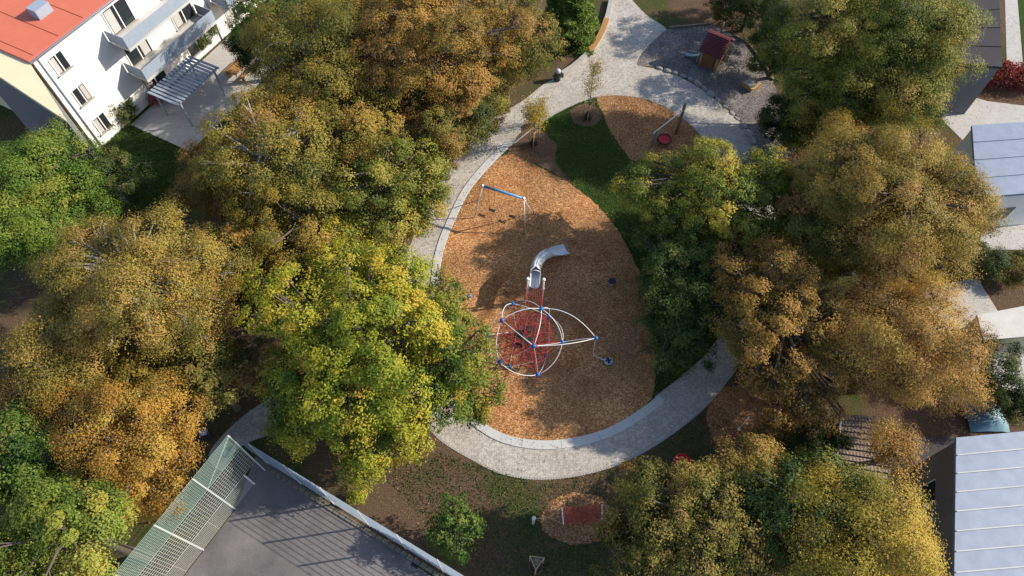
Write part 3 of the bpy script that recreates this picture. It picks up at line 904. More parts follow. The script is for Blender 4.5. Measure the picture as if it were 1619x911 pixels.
# red rope net, two shells and the ropes between
def geo(f):
    """vertices and edges of the icosahedron split f times per edge"""
    faces = []
    for i, a in enumerate(keys):
        for j in range(i + 1, len(keys)):
            for k in range(j + 1, len(keys)):
                if all((ND[x] - ND[y]).length < RAD * 1.25 for x, y in ((a, keys[j]), (a, keys[k]), (keys[j], keys[k]))):
                    faces.append((a, keys[j], keys[k]))
    vs = {}; es = set()
    for fa in faces:
        A, B, Cc = ((ND[x] - C0) for x in fa)
        g = {}
        for i in range(f + 1):
            for j in range(f + 1 - i):
                p = (A * (f - i - j) + B * i + Cc * j) / f
                key = tuple(round(c * 20) for c in p)
                vs[key] = p; g[i, j] = key
        for (i, j), key in g.items():
            for q in ((i + 1, j), (i, j + 1), (i - 1, j + 1)):
                if q in g: es.add(tuple(sorted((key, g[q]))))
    return vs, es


rope = MB(); prn = random.Random(9)
v4, e4 = geo(3)
sh = {}
for sc in (.84, .5):
    sh[sc] = {k: C0 + p.normalized() * RAD * sc * (1 + prn.uniform(-.03, .03)) * (.9 if p.length < RAD * .9 else 1) for k, p in v4.items()}
    for a, b in e4:
        if sh[sc][a].z < .12 or sh[sc][b].z < .12 or (sc < .7 and prn.random() < .4) or prn.random() < .12: continue
        rope.tube([sh[sc][a], sh[sc][b]], .0105 if sc > .7 else .009, 4, False)
for k in v4:
    if sh[.84][k].z > .12 and sh[.5][k].z > .12: rope.tube([sh[.84][k], sh[.5][k]], .012, 4, False)
    if prn.random() < .4: rope.tube([sh[.5][k], C0 + (sh[.5][k] - C0) * .3], .012, 4, False)
for k, p in ND.items():
    near = sorted(sh[.84].values(), key=lambda q: (q - p).length)[:3]
    for q in near:
        if q.z > .1: rope.tube([p, q], .014, 4, False)
rope.build('rope_net', M['red_rope'], climb)
for (qx, qy, h, r, a) in ((837, 520.5, 2.6, .30, .5), (822, 526.5, 2.5, .30, .9), (826, 531, 2.2, .32, .5), (835, 538, 2.6, .34, .3), (818, 546.5, 2.3, .28, .6)):
    p = P(qx, qy, h)
    pb = MB(); pb.poly([(p.x + r * math.cos(a + t) * (1.35 if i % 2 else .9), p.y + r * .75 * math.sin(a + t)) for i, t in enumerate(np.linspace(0, 2 * PI, 8, endpoint=False))], p.z - .02, p.z + .02)
    pb.build('rubber_membrane', M['black'], climb)

# steel slide with two posts, joined to the climber by a rope ramp
PA, PB = P(833, 476), P(857, 477)
HP = 2.75
for q in (PA, PB):
    s_ = MB(); s_.tube([q - Vector((0, 0, .1)), q + Vector((0, 0, HP))], .07, 10)
    po = s_.build('slide_post', M['tube'], climb, True)
    s_ = MB(); s_.ball(q + Vector((0, 0, HP + .05)), .13, 12); s_.build('cap', M['white_metal'], po, True)
    s_ = MB(); s_.lathe(q + Vector((0, 0, 1.65)), [(.09, -.07), (.11, -.05), (.11, .05), (.09, .07)], 12); s_.build('clamp', M['white_metal'], po, True)
mid = (PA + PB) / 2
ctrl = [(844.5, 456, 1.75), (846, 440, 1.72), (848, 424, 1.55), (856, 411.5, 1.15), (869, 404, .72), (882, 400, .36), (896, 395.5, .2)]
cl = spline([P(*c) for c in ctrl], 6, False)
cl[0] = P(844.5, 456, 1.75)
sl = MB(); K = 20
vs = []
NS = len(cl)
for i, p in enumerate(cl):
    d = (cl[min(i + 1, NS - 1)] - cl[max(i - 1, 0)]).normalized()
    sx = d.cross(Vector((0, 0, 1))).normalized(); up = sx.cross(d).normalized()
    t = i / (NS - 1)
    # opening angle: open trough at entry, tube in the middle, flat flare at the end
    if i <= 8: half = R_(112)
    elif t < .52: half = R_(176)
    elif t < .68: half = R_(176 - (176 - 80) * (t - .52) / .16)
    else: half = R_(80 - 42 * (t - .68) / .32)
    r = .33 if t < .66 else .33 + .36 * (t - .66) / .34
    for ro in (r, r + .025):
        for j in range(K + 1):
            an = -half + 2 * half * j / K
            vs.append(p + up * r - up * math.cos(an) * ro + sx * math.sin(an) * ro)
st_ = 2 * (K + 1)
fs = []
for i in range(NS - 1):
    for j in range(K):
        a = i * st_ + j; fs.append((a, a + 1, a + st_ + 1, a + st_))
        a = i * st_ + K + 1 + j; fs.append((a + 1, a, a + st_, a + st_ + 1))
    for j in (0, K):
        a = i * st_ + j; b = a + K + 1; fs.append((a, a + st_, b + st_, b))
for i in (0, NS - 1):
    for j in range(K):
        a = i * st_ + j; b = a + K + 1; fs.append((a, b, b + 1, a + 1))
sl.add(vs, fs); so = sl.build('slide', M['steel'], climb, True)
hoop = MB()
for tt in (.22,):
    i = int(tt * (NS - 1)); p = cl[i]; d = (cl[i + 1] - cl[i - 1]).normalized()
    hoop.torus(p + Vector((0, 0, .33)), .36, .025, 28, 8, d)
hoop.build('hoop', M['white_metal'], so, True)
sp_ = MB(); q = cl[-8]; sp_.tube([Vector((q.x, q.y, -.1)), Vector((q.x, q.y, q.z))], .04, 8); sp_.build('slide_leg', M['tube'], so, True)
ramp = MB()
ra = [P(838, 457, 1.55), P(852, 457, 1.55)]; rb = [ND[1].lerp(ND[2], .45), ND[2]]
for i in range(6):
    t = i / 5
    ramp.tube([ra[0].lerp(ra[1], t), rb[0].lerp(rb[1], t)], .012, 4, False)
    ramp.tube([ra[0].lerp(rb[0], t), ra[1].lerp(rb[1], t)], .012, 4, False)
for q in (PA, PB):
    ramp.tube([q + Vector((0, 0, 2.4)), rb[0 if q is PA else 1] + Vector((0, 0, .05))], .02, 4, False)
ramp.build('rope_ramp', M['red_rope'], climb)

# bent spinning pole under the outer node
base = P(961, 573)
spn = empty('spinner', base, 'bent steel spinning pole with a small round standing disc beside the rope climber', 'play equipment')
tp = MB(); d = n12 - base
tp.tube(spline([n12 - Vector((0, 0, .1)), Vector((n12.x + .02, n12.y - .05, 1.9)), Vector((n12.x + .1, n12.y - .1, .9)), base.lerp(Vector((n12.x, n12.y, 0)), .45) + Vector((0, 0, .35)), base + Vector((0, 0, .22))], 8, False), .03, 8)
tp.build('pole', M['tube'], spn, True)
dk = MB(); dk.lathe(base, [(.1, 0), (.1, .16), (.27, .18), (.29, .22), (.27, .26), (.02, .28)], 24); dk.build('disc', M['bin_grey'], spn, True)
dk = MB(); dk.box(base + Vector((0, 0, .29)), (.16, .46, .03), .2); dk.box(base + Vector((0, 0, .292)), (.42, .1, .026), .2); dk.build('grip_pad', M['navy'], spn, bevel=.01)

# double swing
A0, A1 = P(749, 346), P(759, 315)
B0, B1 = P(831, 371), P(843, 338)
hB = 2.95
TA, TB = P(763, 294, hB), P(828, 314, hB)
sw = empty('swing_set', (A0 + A1 + B0 + B1) / 4, 'double swing with a blue crossbeam and black seats on the sunny chip bed', 'swing')
bm = MB(); bm.tube([TA, TB], .085, 12); bm.build('crossbeam', M['blue_beam'], sw, True)
for t, f1, f2 in ((TA, A0, A1), (TB, B0, B1)):
    for f in (f1, f2):
        l_ = MB(); l_.tube([f - Vector((0, 0, .1)), t], .034, 10); l_.build('leg', M['tube'], sw, True)
    b_ = MB(); b_.ball(t, .13, 12); b_.build('joint', M['white_metal'], sw, True)
dirb = (TB - TA).normalized()
for sx_, sy_ in ((779, 330.5), (811, 340)):
    sc_ = P(sx_, sy_, .5)
    tt = max(.1, min(.9, (Vector((sc_.x, sc_.y, hB)) - TA).dot(dirb) / (TB - TA).length))
    hp = TA.lerp(TB, tt)
    sc_ = Vector((hp.x, hp.y, .5))
    an = math.atan2(dirb.y, dirb.x)
    s_ = MB(); s_.box(sc_, (.50, .22, .06), an); se = s_.build('seat', M['black'], sw, bevel=.02)
    for sgn in (-.22, .22):
        c_ = MB(); c_.tube([hp + dirb * sgn * 1.05, sc_ + dirb * sgn], .007, 5); c_.build('chain', M['bin_black'], se)

# basket swing
L0, L1 = P(1025, 244), P(1069, 211)
hN = 2.55
nb = empty('basket_swing', (L0 + L1) / 2, 'basket swing with a red net disc in a black ring between two timber posts', 'swing')
LT = Vector((L0.x + .3, L0.y + .1, hN)); RT = Vector((L1.x + .05, L1.y, hN + .55))
for f, t in ((L0, LT), (L1, RT)):
    p_ = MB(); p_.tube([f - Vector((0, 0, .1)), f.lerp(t, .5), t], [.13, .12, .11], 10); p_.build('post', M['wood_grey'], nb, True)
dd = Vector((L1.x - L0.x, L1.y - L0.y, 0)).normalized()
b1, b2 = Vector((LT.x, LT.y, hN)) - dd * .5, Vector((RT.x, RT.y, hN)) + dd * .55
p_ = MB(); p_.tube([b1, b2], .04, 10); p_.build('crossbar', M['white_metal'], nb, True)
nc = P(1049, 221, .5)
m2 = b1.lerp(b2, .5)
nc = Vector((m2.x * .4 + nc.x * .6, m2.y * .4 + nc.y * .6, .5))
p_ = MB(); p_.torus(nc, .53, .07, 36, 10); rn = p_.build('ring', M['black'], nb, True)
p_ = MB()
for k in range(22):
    a = PI * k / 22
    v_ = Vector((math.cos(a), math.sin(a), 0)) * .5
    p_.tube([nc + v_, nc - Vector((0, 0, .08)) + v_ * 0, nc - v_], .018, 4, False)
for rr in np.linspace(.06, .48, 9):
    p_.torus(nc - Vector((0, 0, .08 * (1 - rr / .5))), rr, .022, 30, 5)
p_.lathe(nc - Vector((0, 0, .10)), [(.02, -.004), (.47, .055), (.47, .062), (.02, .004)], 30)
p_.build('net_disc', M['red_mat'], nb)
for k in range(4):
    a = PI / 4 + k * PI / 2
    r0 = nc + Vector((math.cos(a), math.sin(a), 0)) * .53
    top = m2 + dd * (.45 if math.cos(a - math.atan2(dd.y, dd.x)) > 0 else -.45)
    p_ = MB(); p_.tube([r0, top], .008, 5); p_.build('rope', M['wood_grey'], nb)

# playhouse
f0, f1, f2 = P(1105, 104), P(1129, 114), P(1146, 95)
ex = (f1 - f0); ey = Vector((-ex.y, ex.x, 0)).normalized(); W = ex.length; ex.normalize()
D = 2.05
hw = 1.7
cen = f0 + ex * W / 2 + ey * D / 2
ho = empty('playhouse', cen, 'wooden playhouse with a dark red boarded roof on the gravel yard', 'playhouse')
rzh = math.atan2(ex.y, ex.x)


def hp(u, v, z):
    return f0 + ex * u + ey * v + Vector((0, 0, z))


def plank_wall(mb, a, b, z0, z1, skip=None, w=.13, th=.05):
    L = (b - a).length; d = (b - a).normalized(); k = int(L / w)
    for i in range(k):
        s = (i + .5) * L / k
        if skip and skip[0] < s < skip[1]:
            zz0 = skip[3]
            if zz0 >= z1: continue
            mb.box(a + d * s + Vector((0, 0, (zz0 + z1) / 2)), (L / k - .012, th, z1 - zz0), math.atan2(d.y, d.x)); 
            if skip[2] > z0: mb.box(a + d * s + Vector((0, 0, (z0 + skip[2]) / 2)), (L / k - .012, th, skip[2] - z0), math.atan2(d.y, d.x))
        else:
            mb.box(a + d * s + Vector((0, 0, (z0 + z1) / 2)), (L / k - .012, th * random.uniform(.8, 1.1), z1 - z0), math.atan2(d.y, d.x))


w_ = MB()
plank_wall(w_, hp(.08, .03, 0), hp(W - .08, .03, 0), .04, hw, (W * .15, W * .8, .04, 1.15))
plank_wall(w_, hp(.08, D - .03, 0), hp(W - .08, D - .03, 0), .04, hw)
plank_wall(w_, hp(W - .03, .1, 0), hp(W - .03, D - .1, 0), .04, hw, (D * .3, D * .75, .7, 1.25))
plank_wall(w_, hp(.03, .1, 0), hp(.03, D - .1, 0), .04, hw, (D * .3, D * .75, .5, 1.3))
w_.build('wall', M['wood_brown'], ho)
dr = MB(); plank_wall(dr, hp(W * .15, .07, 0), hp(W * .8, .07, 0), .06, 1.12, None, .11, .03); dr.build('door', M['wood_brown'], ho)
for u, v in ((0, 0), (W, 0), (W, D), (0, D)):
    p_ = MB(); p_.tube([hp(u, v, -.05), hp(u, v, hw + .02)], .085, 9); p_.build('corner_post', M['wood_pale'], ho, True)
rf = MB(); ov = .3; ridge = hw + 1.15; v_r = D * .5
for sgn in (0, 1):
    n_b = 10
    e0 = hp(-ov, -ov, hw - .12) if sgn == 0 else hp(-ov, D + ov, hw - .12)
    r0 = hp(-ov, v_r, ridge)
    for i in range(n_b):
        a = e0.lerp(r0, i / n_b); b = e0.lerp(r0, (i + .93) / n_b)
        nn = (b - a).cross(ex); nn = nn.normalized(); nn = nn if nn.z > 0 else -nn
        a2 = a + nn * .085; L = ex * (W + 2 * ov + random.uniform(-.02, .02))
        vs = [a2, a2 + L, b + L, b, a2 - nn * .035, a2 + L - nn * .035, b + L - nn * .035, b - nn * .035]
        rf.add(vs, [(0, 1, 2, 3), (7, 6, 5, 4), (0, 4, 5, 1), (1, 5, 6, 2), (2, 6, 7, 3), (3, 7, 4, 0)])
ro = rf.build('roof', M['roof_red'], ho)
g_ = MB()
for u in (.0, W):
    g_.add([hp(u, 0, hw), hp(u, D, hw), hp(u, v_r, ridge - .12)], [(0, 1, 2)])
g_.build('gable', M['wood_brown'], ho)
p_ = MB(); p_.tube([hp(W * .35, D * .95, ridge - .5), hp(W * .35, D * .95, ridge + .45)], .06, 8); p_.build('chimney_pole', M['wood_grey'], ro, True)
# little slide off the side of the house
sd0 = P(1106, 86, .65); sd1 = P(1084, 85, .2)
ls = empty('toddler_slide', P(1090, 88), 'short grey steel slide leading down from the side of the playhouse', 'slide')
d = (sd1 - sd0).normalized(); sx = d.cross(Vector((0, 0, 1))).normalized()
m_ = MB(); secs = []
for i in range(9):
    t = i / 8; p = sd0.lerp(sd1, t) - Vector((0, 0, .12 * math.sin(t * PI)))
    for a, h in ((-.32, .14), (-.30, 0), (.30, 0), (.32, .14), (.35, .14), (.33, -.03), (-.33, -.03), (-.35, .14)):
        secs.append(p + sx * a + Vector((0, 0, h)))
m_.add(secs, [(i * 8 + j, i * 8 + (j + 1) % 8, (i + 1) * 8 + (j + 1) % 8, (i + 1) * 8 + j) for i in range(8) for j in range(8)] + [tuple(range(8)), tuple(64 + j for j in range(7, -1, -1))])
m_.build('chute', M['tray'], ls)
for q in (sd0, sd1):
    m_ = MB(); 
    for s_ in (-.28, .28): m_.tube([Vector((q.x, q.y, -.05)) + sx * s_, q + sx * s_], .025, 6)
    m_.build('leg', M['tube'], ls)

# sand table
q0, q1, q2 = P(1172, 136), P(1186, 147), P(1197, 135)
tx = (q1 - q0); tw = tx.length; tx.normalize(); ty = Vector((-tx.y, tx.x, 0)); td = 1.0
tb_c = q0 + tx * tw / 2 + ty * td / 2
sb_ = empty('sand_table', tb_c, 'low wooden sand table with a pale plank edge on the gravel yard', 'play table')
an = math.atan2(tx.y, tx.x)
for (u, v, lx, ly) in ((tw / 2, 0, tw, .06), (tw / 2, td, tw, .06)):
    m_ = MB(); m_.box(q0 + tx * u + ty * v + Vector((0, 0, .26)), (lx, ly, .34), an); m_.build('side_board', M['wood_seat'], sb_, bevel=.01)
for u in (0.0, tw):
    m_ = MB(); m_.box(q0 + tx * u + ty * td / 2 + Vector((0, 0, .265)), (.06, td - .064, .33), an); m_.build('end_board', M['wood_seat'], sb_, bevel=.01)
m_ = MB(); m_.box(q0 + tx * (tw - .05) + ty * td / 2 + Vector((0, 0, .455)), (.26, td + .15, .045), an + .1); m_.build('plank_seat', M['wood_pale'], sb_, bevel=.01)
m_ = MB(); m_.box(tb_c + Vector((0, 0, .38)), (tw - .07, td - .07, .04), an); m_.build('sand_bed', M['paving'], sb_)
for u, v in ((.05, .05), (tw - .05, .05), (tw - .05, td - .05), (.05, td - .05)):
    m_ = MB(); m_.box(q0 + tx * u + ty * v + Vector((0, 0, .045)), (.09, .09, .09), an); m_.build('leg', M['wood_grey'], sb_)

# timber edging round the gravel yard, and a fallen log
segs = [((1058, 45), (1123, 39)), ((1161, 57), (1182, 69)), ((1183, 70), (1206, 99)), ((1208, 101), (1222, 128))]
edl = ['pale timber beam on the far edge of the gravel yard behind the playhouse', 'short timber beam on the gravel edge right of the playhouse roof', 'longer timber beam on the gravel edge above the sand table', 'timber beam on the gravel edge running under the dark green tree']
for (a, b), lab in zip(segs, edl):
    a, b = P(*a), P(*b)
    m_ = MB(); m_.box((a + b) / 2 + Vector((0, 0, .08)), ((b - a).length, .16, .2), math.atan2((b - a).y, (b - a).x))
    tag(m_.build('edging_beam', M['wood_grey'], None, bevel=.015), lab, 'timber beam', 'timber beams edging the gravel yard')
m_ = MB(); q = P(1209, 101); m_.tube([q - Vector((0, 0, .05)), q + Vector((0, 0, .55)), q + Vector((0, 0, .8))], [.11, .10, .08], 9)
tag(m_.build('timber_post', M['wood_grey'], None, True), 'short grey timber post at a corner of the gravel edge', 'post')
a, b = P(1222, 182, .14), P(1252, 216, .14)
m_ = MB(); m_.tube([a, a.lerp(b, .5) + Vector((.05, 0, 0)), b], [.16, .15, .13], 10)
tag(m_.build('log', M['wood_grey'], None, True), 'round log lying on the right edge of the gravel yard', 'log')

# boulders between path and gravel
bs = ground_curve([(1030, 106), (1060, 114), (1092, 127), (1120, 146), (1150, 172), (1178, 203), (1194, 232)], 8, False)
prb = random.Random(21); dist = 0; last = bs[0]; kk = 0
for a, b in zip(bs, bs[1:]):
    seg = b - a
    dist += seg.length
    if dist > .62:
        dist = 0
        m_ = MB(); r = prb.uniform(.22, .38)
        m_.ball((0, 0, 0), 1, 12)
        big = kk < 7
        fx, fy, fz = r * prb.uniform(1.0, 1.5), r * prb.uniform(.6, .9), r * (.6 if big else .3)
        an = math.atan2(seg.y, seg.x) + prb.uniform(-.2, .2)
        mr = Matrix.Rotation(an, 3, 'Z'); jit = [prb.uniform(.82, 1.12) for _ in m_.v]
        m_.v = [tuple(mr @ Vector((v[0] * fx * jit[i // 2 % len(jit)], v[1] * fy * jit[i // 3 % len(jit)], v[2] * fz)) + Vector((b.x, b.y, fz * .35))) for i, v in enumerate(m_.v)]
        tag(m_.build('boulder', M['boulder']), 'pale boulder in the row between the cobbled path and the gravel yard', 'boulder', 'boulders edging the gravel yard')
        kk += 1

# curved seat wall with timber top
wc = ground_curve([(966, 2), (960, 30), (950, 58), (935, 82), (910, 106), (888, 121)], 10, False)
sw_ = empty('seat_wall', wc[20], 'low curved concrete wall with a timber seat along the upper path', 'seat wall')
m_ = MB(); ribbon(m_, wc, .42, -.05, .42, 2.2, .015); m_.build('wall', M['concrete'], sw_, bevel=.01)
m_ = MB(); ribbon(m_, [p for p in wc[12:33]], .48, .425, .49, .14, .012); m_.build('seat', M['wood_seat'], sw_)

# litter bins
def bin_(px, py, label):
    q = P(px, py)
    r = empty('litter_bin', q, label, 'bin', 'litter bins')
    m_ = MB(); m_.lathe(q, [(.25, .02), (.27, .06), (.27, .86), (.245, .9)], 24); m_.build('body', M['bin_black'], r, True)
    m_ = MB(); m_.lathe(q, [(.25, .9), (.25, .95), (.23, 1.06), (.16, 1.15), (.02, 1.19)], 24); m_.build('dome', M['bin_grey'], r, True)
    m_ = MB(); m_.box(q + Vector((.1, -.255, .75)), (.26, .05, .16), .2); m_.build('slot_plate', M['black'], r)


bin_(881, 127, 'black litter bin with a grey dome beside the upper path')
bin_(331, 691, 'litter bin with a grey dome in the shade behind the tall green court fence')

# loose play pieces
q = P(742, 473)
bp = empty('ball_post', q, 'small blue ball on a short post at the left of the chip bed', 'play post')
m_ = MB(); m_.tube([q - Vector((0, 0, .05)), q + Vector((0, 0, .3))], .05, 8); m_.build('post', M['tube'], bp, True)
m_ = MB(); m_.ball(q + Vector((0, 0, .38)), .15, 16); m_.build('ball', M['blue'], bp, True)
q = P(967, 449)
bp = empty('bouncer', q, 'round navy bouncing seat on the right of the chip bed', 'play seat')
m_ = MB(); m_.lathe(q, [(.16, 0), (.13, .1), (.16, .22), (.13, .3)], 18); m_.build('spring', M['steel'], bp, True)
m_ = MB(); m_.lathe(q, [(.1, .3), (.24, .31), (.27, .36), (.25, .41), (.17, .40), (.02, .37)], 26); m_.build('seat', M['navy'], bp, True)

# upright turning pole on its chip patch
q = P(1158, 691)
tp_ = empty('turning_pole', q, 'upright pole with a red lower half and white top on a small chip patch', 'play pole')
hh = height_at(q, 1186, 655)
hh = max(2.0, min(hh, 3.4))
m_ = MB(); m_.tube([q - Vector((0, 0, .1)), q + Vector((0, 0, hh * .42))], .055, 10); m_.build('lower_pole', M['red_plastic'], tp_, True)
m_ = MB(); m_.tube([q + Vector((0, 0, hh * .42)), q + Vector((0, 0, hh))], .036, 10); m_.build('upper_pole', M['white_metal'], tp_, True)
m_ = MB(); m_.lathe(q + Vector((0, 0, hh * .42)), [(.09, -.04), (.1, 0), (.09, .04)], 12); m_.build('collar', M['white_metal'], tp_, True)
# red shell seat half under the hawthorn
q = P(1078, 737)
rs_ = empty('shell_seat', q, 'red tilted bowl seat partly hidden by the olive hawthorn', 'play seat')
m_ = MB(); ax = Vector((-.55, -.35, .76)).normalized()
m_.lathe(q + Vector((0, 0, .5)), [(.02, -.34), (.3, -.28), (.52, -.08), (.6, .16), (.57, .16), (.49, -.05), (.28, -.23), (.02, -.28)], 30, ax); m_.build('bowl', M['red_plastic'], rs_, True)
m_ = MB(); m_.tube([q - Vector((0, 0, .05)), q + Vector((0, 0, .25))], .07, 10); m_.build('pedestal', M['steel'], rs_, True)

# net hammock between two posts
h1, h2 = P(843, 828), P(1001, 812)
hk = empty('net_hammock', (h1 + h2) / 2, 'red net hammock hung over an oval of wood chips', 'hammock')
for q in (h1, h2):
    m_ = MB(); m_.tube([q - Vector((0, 0, .1)), q + Vector((0, 0, 1.3))], .085, 12); po = m_.build('post', M['tube'], hk, True)
    m_ = MB(); m_.ball(q + Vector((0, 0, 1.33)), .125, 12); m_.build('cap', M['white_metal'], po, True)
cs = [P(888, 802, .5), P(952, 797, .5), P(952, 823, .5), P(891, 829.5, .5)]
m_ = MB(); na, nbn = 26, 13


def hq(u, v):
    p = cs[0].lerp(cs[1], u).lerp(cs[3].lerp(cs[2], u), v)
    return p - Vector((0, 0, .16 * math.sin(PI * u) + .08 * math.sin(PI * v)))


for i in range(na + 1): m_.tube([hq(i / na, v / 6) for v in range(7)], .014, 4, False)
for j in range(nbn + 1): m_.tube([hq(u / 10, j / nbn) for u in range(11)], .014, 4, False)
m_.build('net', M['faded_red'], hk)
for a, b, q in ((cs[0], cs[3], h1), (cs[1], cs[2], h2)):
    m_ = MB(); m_.tube([a, b], .035, 8); m_.build('spreader_bar', M['white_metal'], hk, True)
    m_ = MB()
    t = q + Vector((0, 0, 1.15)); k1 = (a + b) / 2; kn = t.lerp(k1, .55)
    m_.tube([t, kn], .022, 5); m_.tube([kn, a], .016, 5); m_.tube([kn, b], .016, 5); m_.build('rope', M['wood_pale'], hk)

# ------------------------------------------------------------------ ball court fences
def grid(mb, a, b, z0, z1, du, dz, r, rh=None):
    """net or bar panel between ground points a and b as thin square bars"""
    L = (b - a).length; d = (b - a).normalized(); nn = Vector((-d.y, d.x, 0))
    an = math.atan2(d.y, d.x)
    k = max(1, round((z1 - z0) / dz))
    for i in range(k + 1):
        mb.box((a + b) / 2 + Vector((0, 0, z0 + (z1 - z0) * i / k)), (L, r, rh or r), an)
    k = max(1, round(L / du))
    for i in range(k + 1):
        mb.box(a + d * (L * i / k) + nn * (r * 1.1) + Vector((0, 0, (z0 + z1) / 2)), (rh or r, rh or r, z1 - z0), an)


# tall fence behind the goal
pA, pC = P(419, 744), P(372, 805)
dl = (pC - pA); step = dl.length; dl.normalize()
HF = height_at(pC, 307, 757)
print('HF', HF); HF = max(4.0, min(HF, 6.5))
fz = empty('ball_fence', pA, 'tall ball stop fence with white bars below and green netting above', 'fence')
z1_, z2_ = HF * .30, HF * .68
pts = [pA + dl * step * k for k in range(5)]
for k, q in enumerate(pts):
    m_ = MB(); m_.box(q + Vector((0, 0, HF / 2)), (.06, .06, HF), math.atan2(dl.y, dl.x)); m_.build('post', M['net_white'], fz)
qB = pA + dl * step * .36
m_ = MB(); m_.box(qB + Vector((0, 0, z1_ / 2)), (.08, .08, z1_), math.atan2(dl.y, dl.x)); m_.build('gate_post', M['white_metal'], fz)
for k in range(4):
    a, b = pts[k] + dl * .05, pts[k + 1] - dl * .05
    m_ = MB(); grid(m_, qB + dl * .05 if k == 0 else a, b, .15, z1_ - .06, 1.1, .17, .016, .012); m_.build('bar_panel', M['net_white'], fz)
    m_ = MB(); grid(m_, a, b, z1_, z2_ - .03, .18, .24, .016, .013); m_.build('mesh_panel', M['net_white'], fz)
    m_ = MB(); grid(m_, a, b, z2_, HF, .13, .14, .018, .010); m_.build('net_panel', M['net_green'], fz)
m_ = MB(); m_.tube([pts[0] + Vector((0, 0, HF - .1)), pts[1] + Vector((0, 0, z2_))], .022, 6); m_.build('stay_wire', M['net_green'], fz)

# grey mesh fence on the right
fa, fb = P(424, 733), P(762, 942)
HR = 3.6
gd = (fb - fa).normalized(); tot = (fb - fa).length
fr = empty('court_fence', fa, 'blue-grey bar fence along the right side of the ball court', 'fence')
npst = 6
for k in range(npst + 1):
    q = fa + gd * tot * k / npst
    m_ = MB(); m_.box(q + Vector((0, 0, HR / 2)), (.055, .07, HR), math.atan2(gd.y, gd.x)); m_.build('post', M['net_white'], fr)
for k in range(npst):
    a, b = fa + gd * (tot * k / npst + .05), fa + gd * (tot * (k + 1) / npst - .05)
    m_ = MB(); grid(m_, a, b, .35, HR, .9, .26, .034, .005); m_.build('bar_panel', M['fence_grey'], fr)
# return of the fence by the gate
fc = P(399, 715)
fg = empty('gate_fence', fc, 'short blue-grey bar fence beside the court gateway', 'fence')
dg = (fa - fc).normalized()
for q in (fc, fa - dg * .14):
    m_ = MB(); m_.box(q + Vector((0, 0, 1.3)), (.07, .07, 2.6), math.atan2(dg.y, dg.x)); m_.build('post', M['fence_grey'], fg)
m_ = MB(); grid(m_, fc + dg * .05, fa - dg * .19, .12, 2.55, .25, .2, .022); m_.build('bar_panel', M['fence_grey'], fg)
# low stone plinth inside the fence
sx_ = Vector((gd.y, -gd.x, 0)) if True else None
m_ = MB(); ribbon(m_, [fa - Vector((-gd.y, gd.x, 0)) * .28 + gd * (tot * i / 20) for i in range(21)], .24, -.05, .10, .42, .05, rg)
tag(m_.build('stone_plinth', M['old_stone'], None), 'low stone kerb wall at the foot of the blue-grey court fence', 'low wall')
m_ = MB(); q = P(657, 892, .02); m_.box(q, (.42, .34, .02), math.atan2(gd.y, gd.x))
for i in range(5): m_.box(q + Vector((0, 0, .014)) + gd * (.07 * (i - 2)), (.03, .28, .012), math.atan2(gd.y, gd.x))
tag(m_.build('drain_cover', M['black']), 'dark square drain cover on the court asphalt by the fence', 'drain cover')

# ------------------------------------------------------------------ neighbouring houses
def walls(mb, pts, z0, z1):
    k = len(pts)
    vs = [(p[0], p[1], z0) for p in pts] + [(p[0], p[1], z1) for p in pts]
    mb.add(vs, [(i, (i + 1) % k, k + (i + 1) % k, k + i) for i in range(k)])


def rect(o, ux, uy, a, b):
    return [o, o + ux * a, o + ux * a + uy * b, o + uy * b]


# coral roofed house, top left
HH = 9.0
cA = P(45, 97, HH)                       # near roof corner
cB = P(182, -8, HH)
ux = (cB - cA); ux.z = 0; ux.normalize(); uy = Vector((-ux.y, ux.x, 0))
cA0 = Vector((cA.x, cA.y, 0))
hs = empty('apartment_house', cA0, 'white and cream apartment house with a coral red roof in the top left corner', 'house')
LX, LY = 26, 13
m_ = MB(); a = cA0 + ux * .3 + uy * .3; vs = rect(a, ux, uy, LX - .6, LY - .6)
m_.add([(p.x, p.y, z) for z in (0, HH - .3) for p in vs], [(0, 1, 5, 4), (1, 2, 6, 5), (2, 3, 7, 6)]); m_.build('front_wall', M['white_wall'], hs)
m_ = MB(); m_.add([(vs[3].x, vs[3].y, 0), (vs[0].x, vs[0].y, 0), (vs[0].x, vs[0].y, HH - .3), (vs[3].x, vs[3].y, HH - .3)], [(0, 1, 2, 3)]); m_.build('side_wall', M['cream_wall'], hs)
m_ = MB(); rp = rect(cA0, ux, uy, LX, LY); m_.poly([(p.x, p.y) for p in rp], HH - .3, HH); ro_ = m_.build('roof', M['coral'], hs)
wq = [P(*q_, 8.8) for q_ in ((46, 99), (106, 192), (-60, 82), (-60, 20))]
m_ = MB(); m_.poly([(p.x, p.y) for p in reversed(wq)], 8.5, 8.8); m_.build('added_sunlit_roof', M['cream_wall'], hs)  # added wing roof, set this high so the cream surface catches the sun
m_ = MB(); wc_ = sum(wq, Vector()) / 4; walls(m_, [wc_ + (p - wc_) * .97 for p in wq], 0, 8.5); m_.build('added_wing_wall', M['dark_wall'], hs)  # wall of the added wing, its shade put into the dark grey
for (u, v, w, d_) in ((4, 3, 1.2, .9), (10, 4, 1.6, 1.0)):
    p = cA0 + ux * u + uy * v; m_ = MB(); m_.box(p + Vector((0, 0, HH + .35)), (w, d_, .7), math.atan2(ux.y, ux.x)); m_.build('roof_light', M['bluegrey'], ro_)
an = math.atan2(ux.y, ux.x)
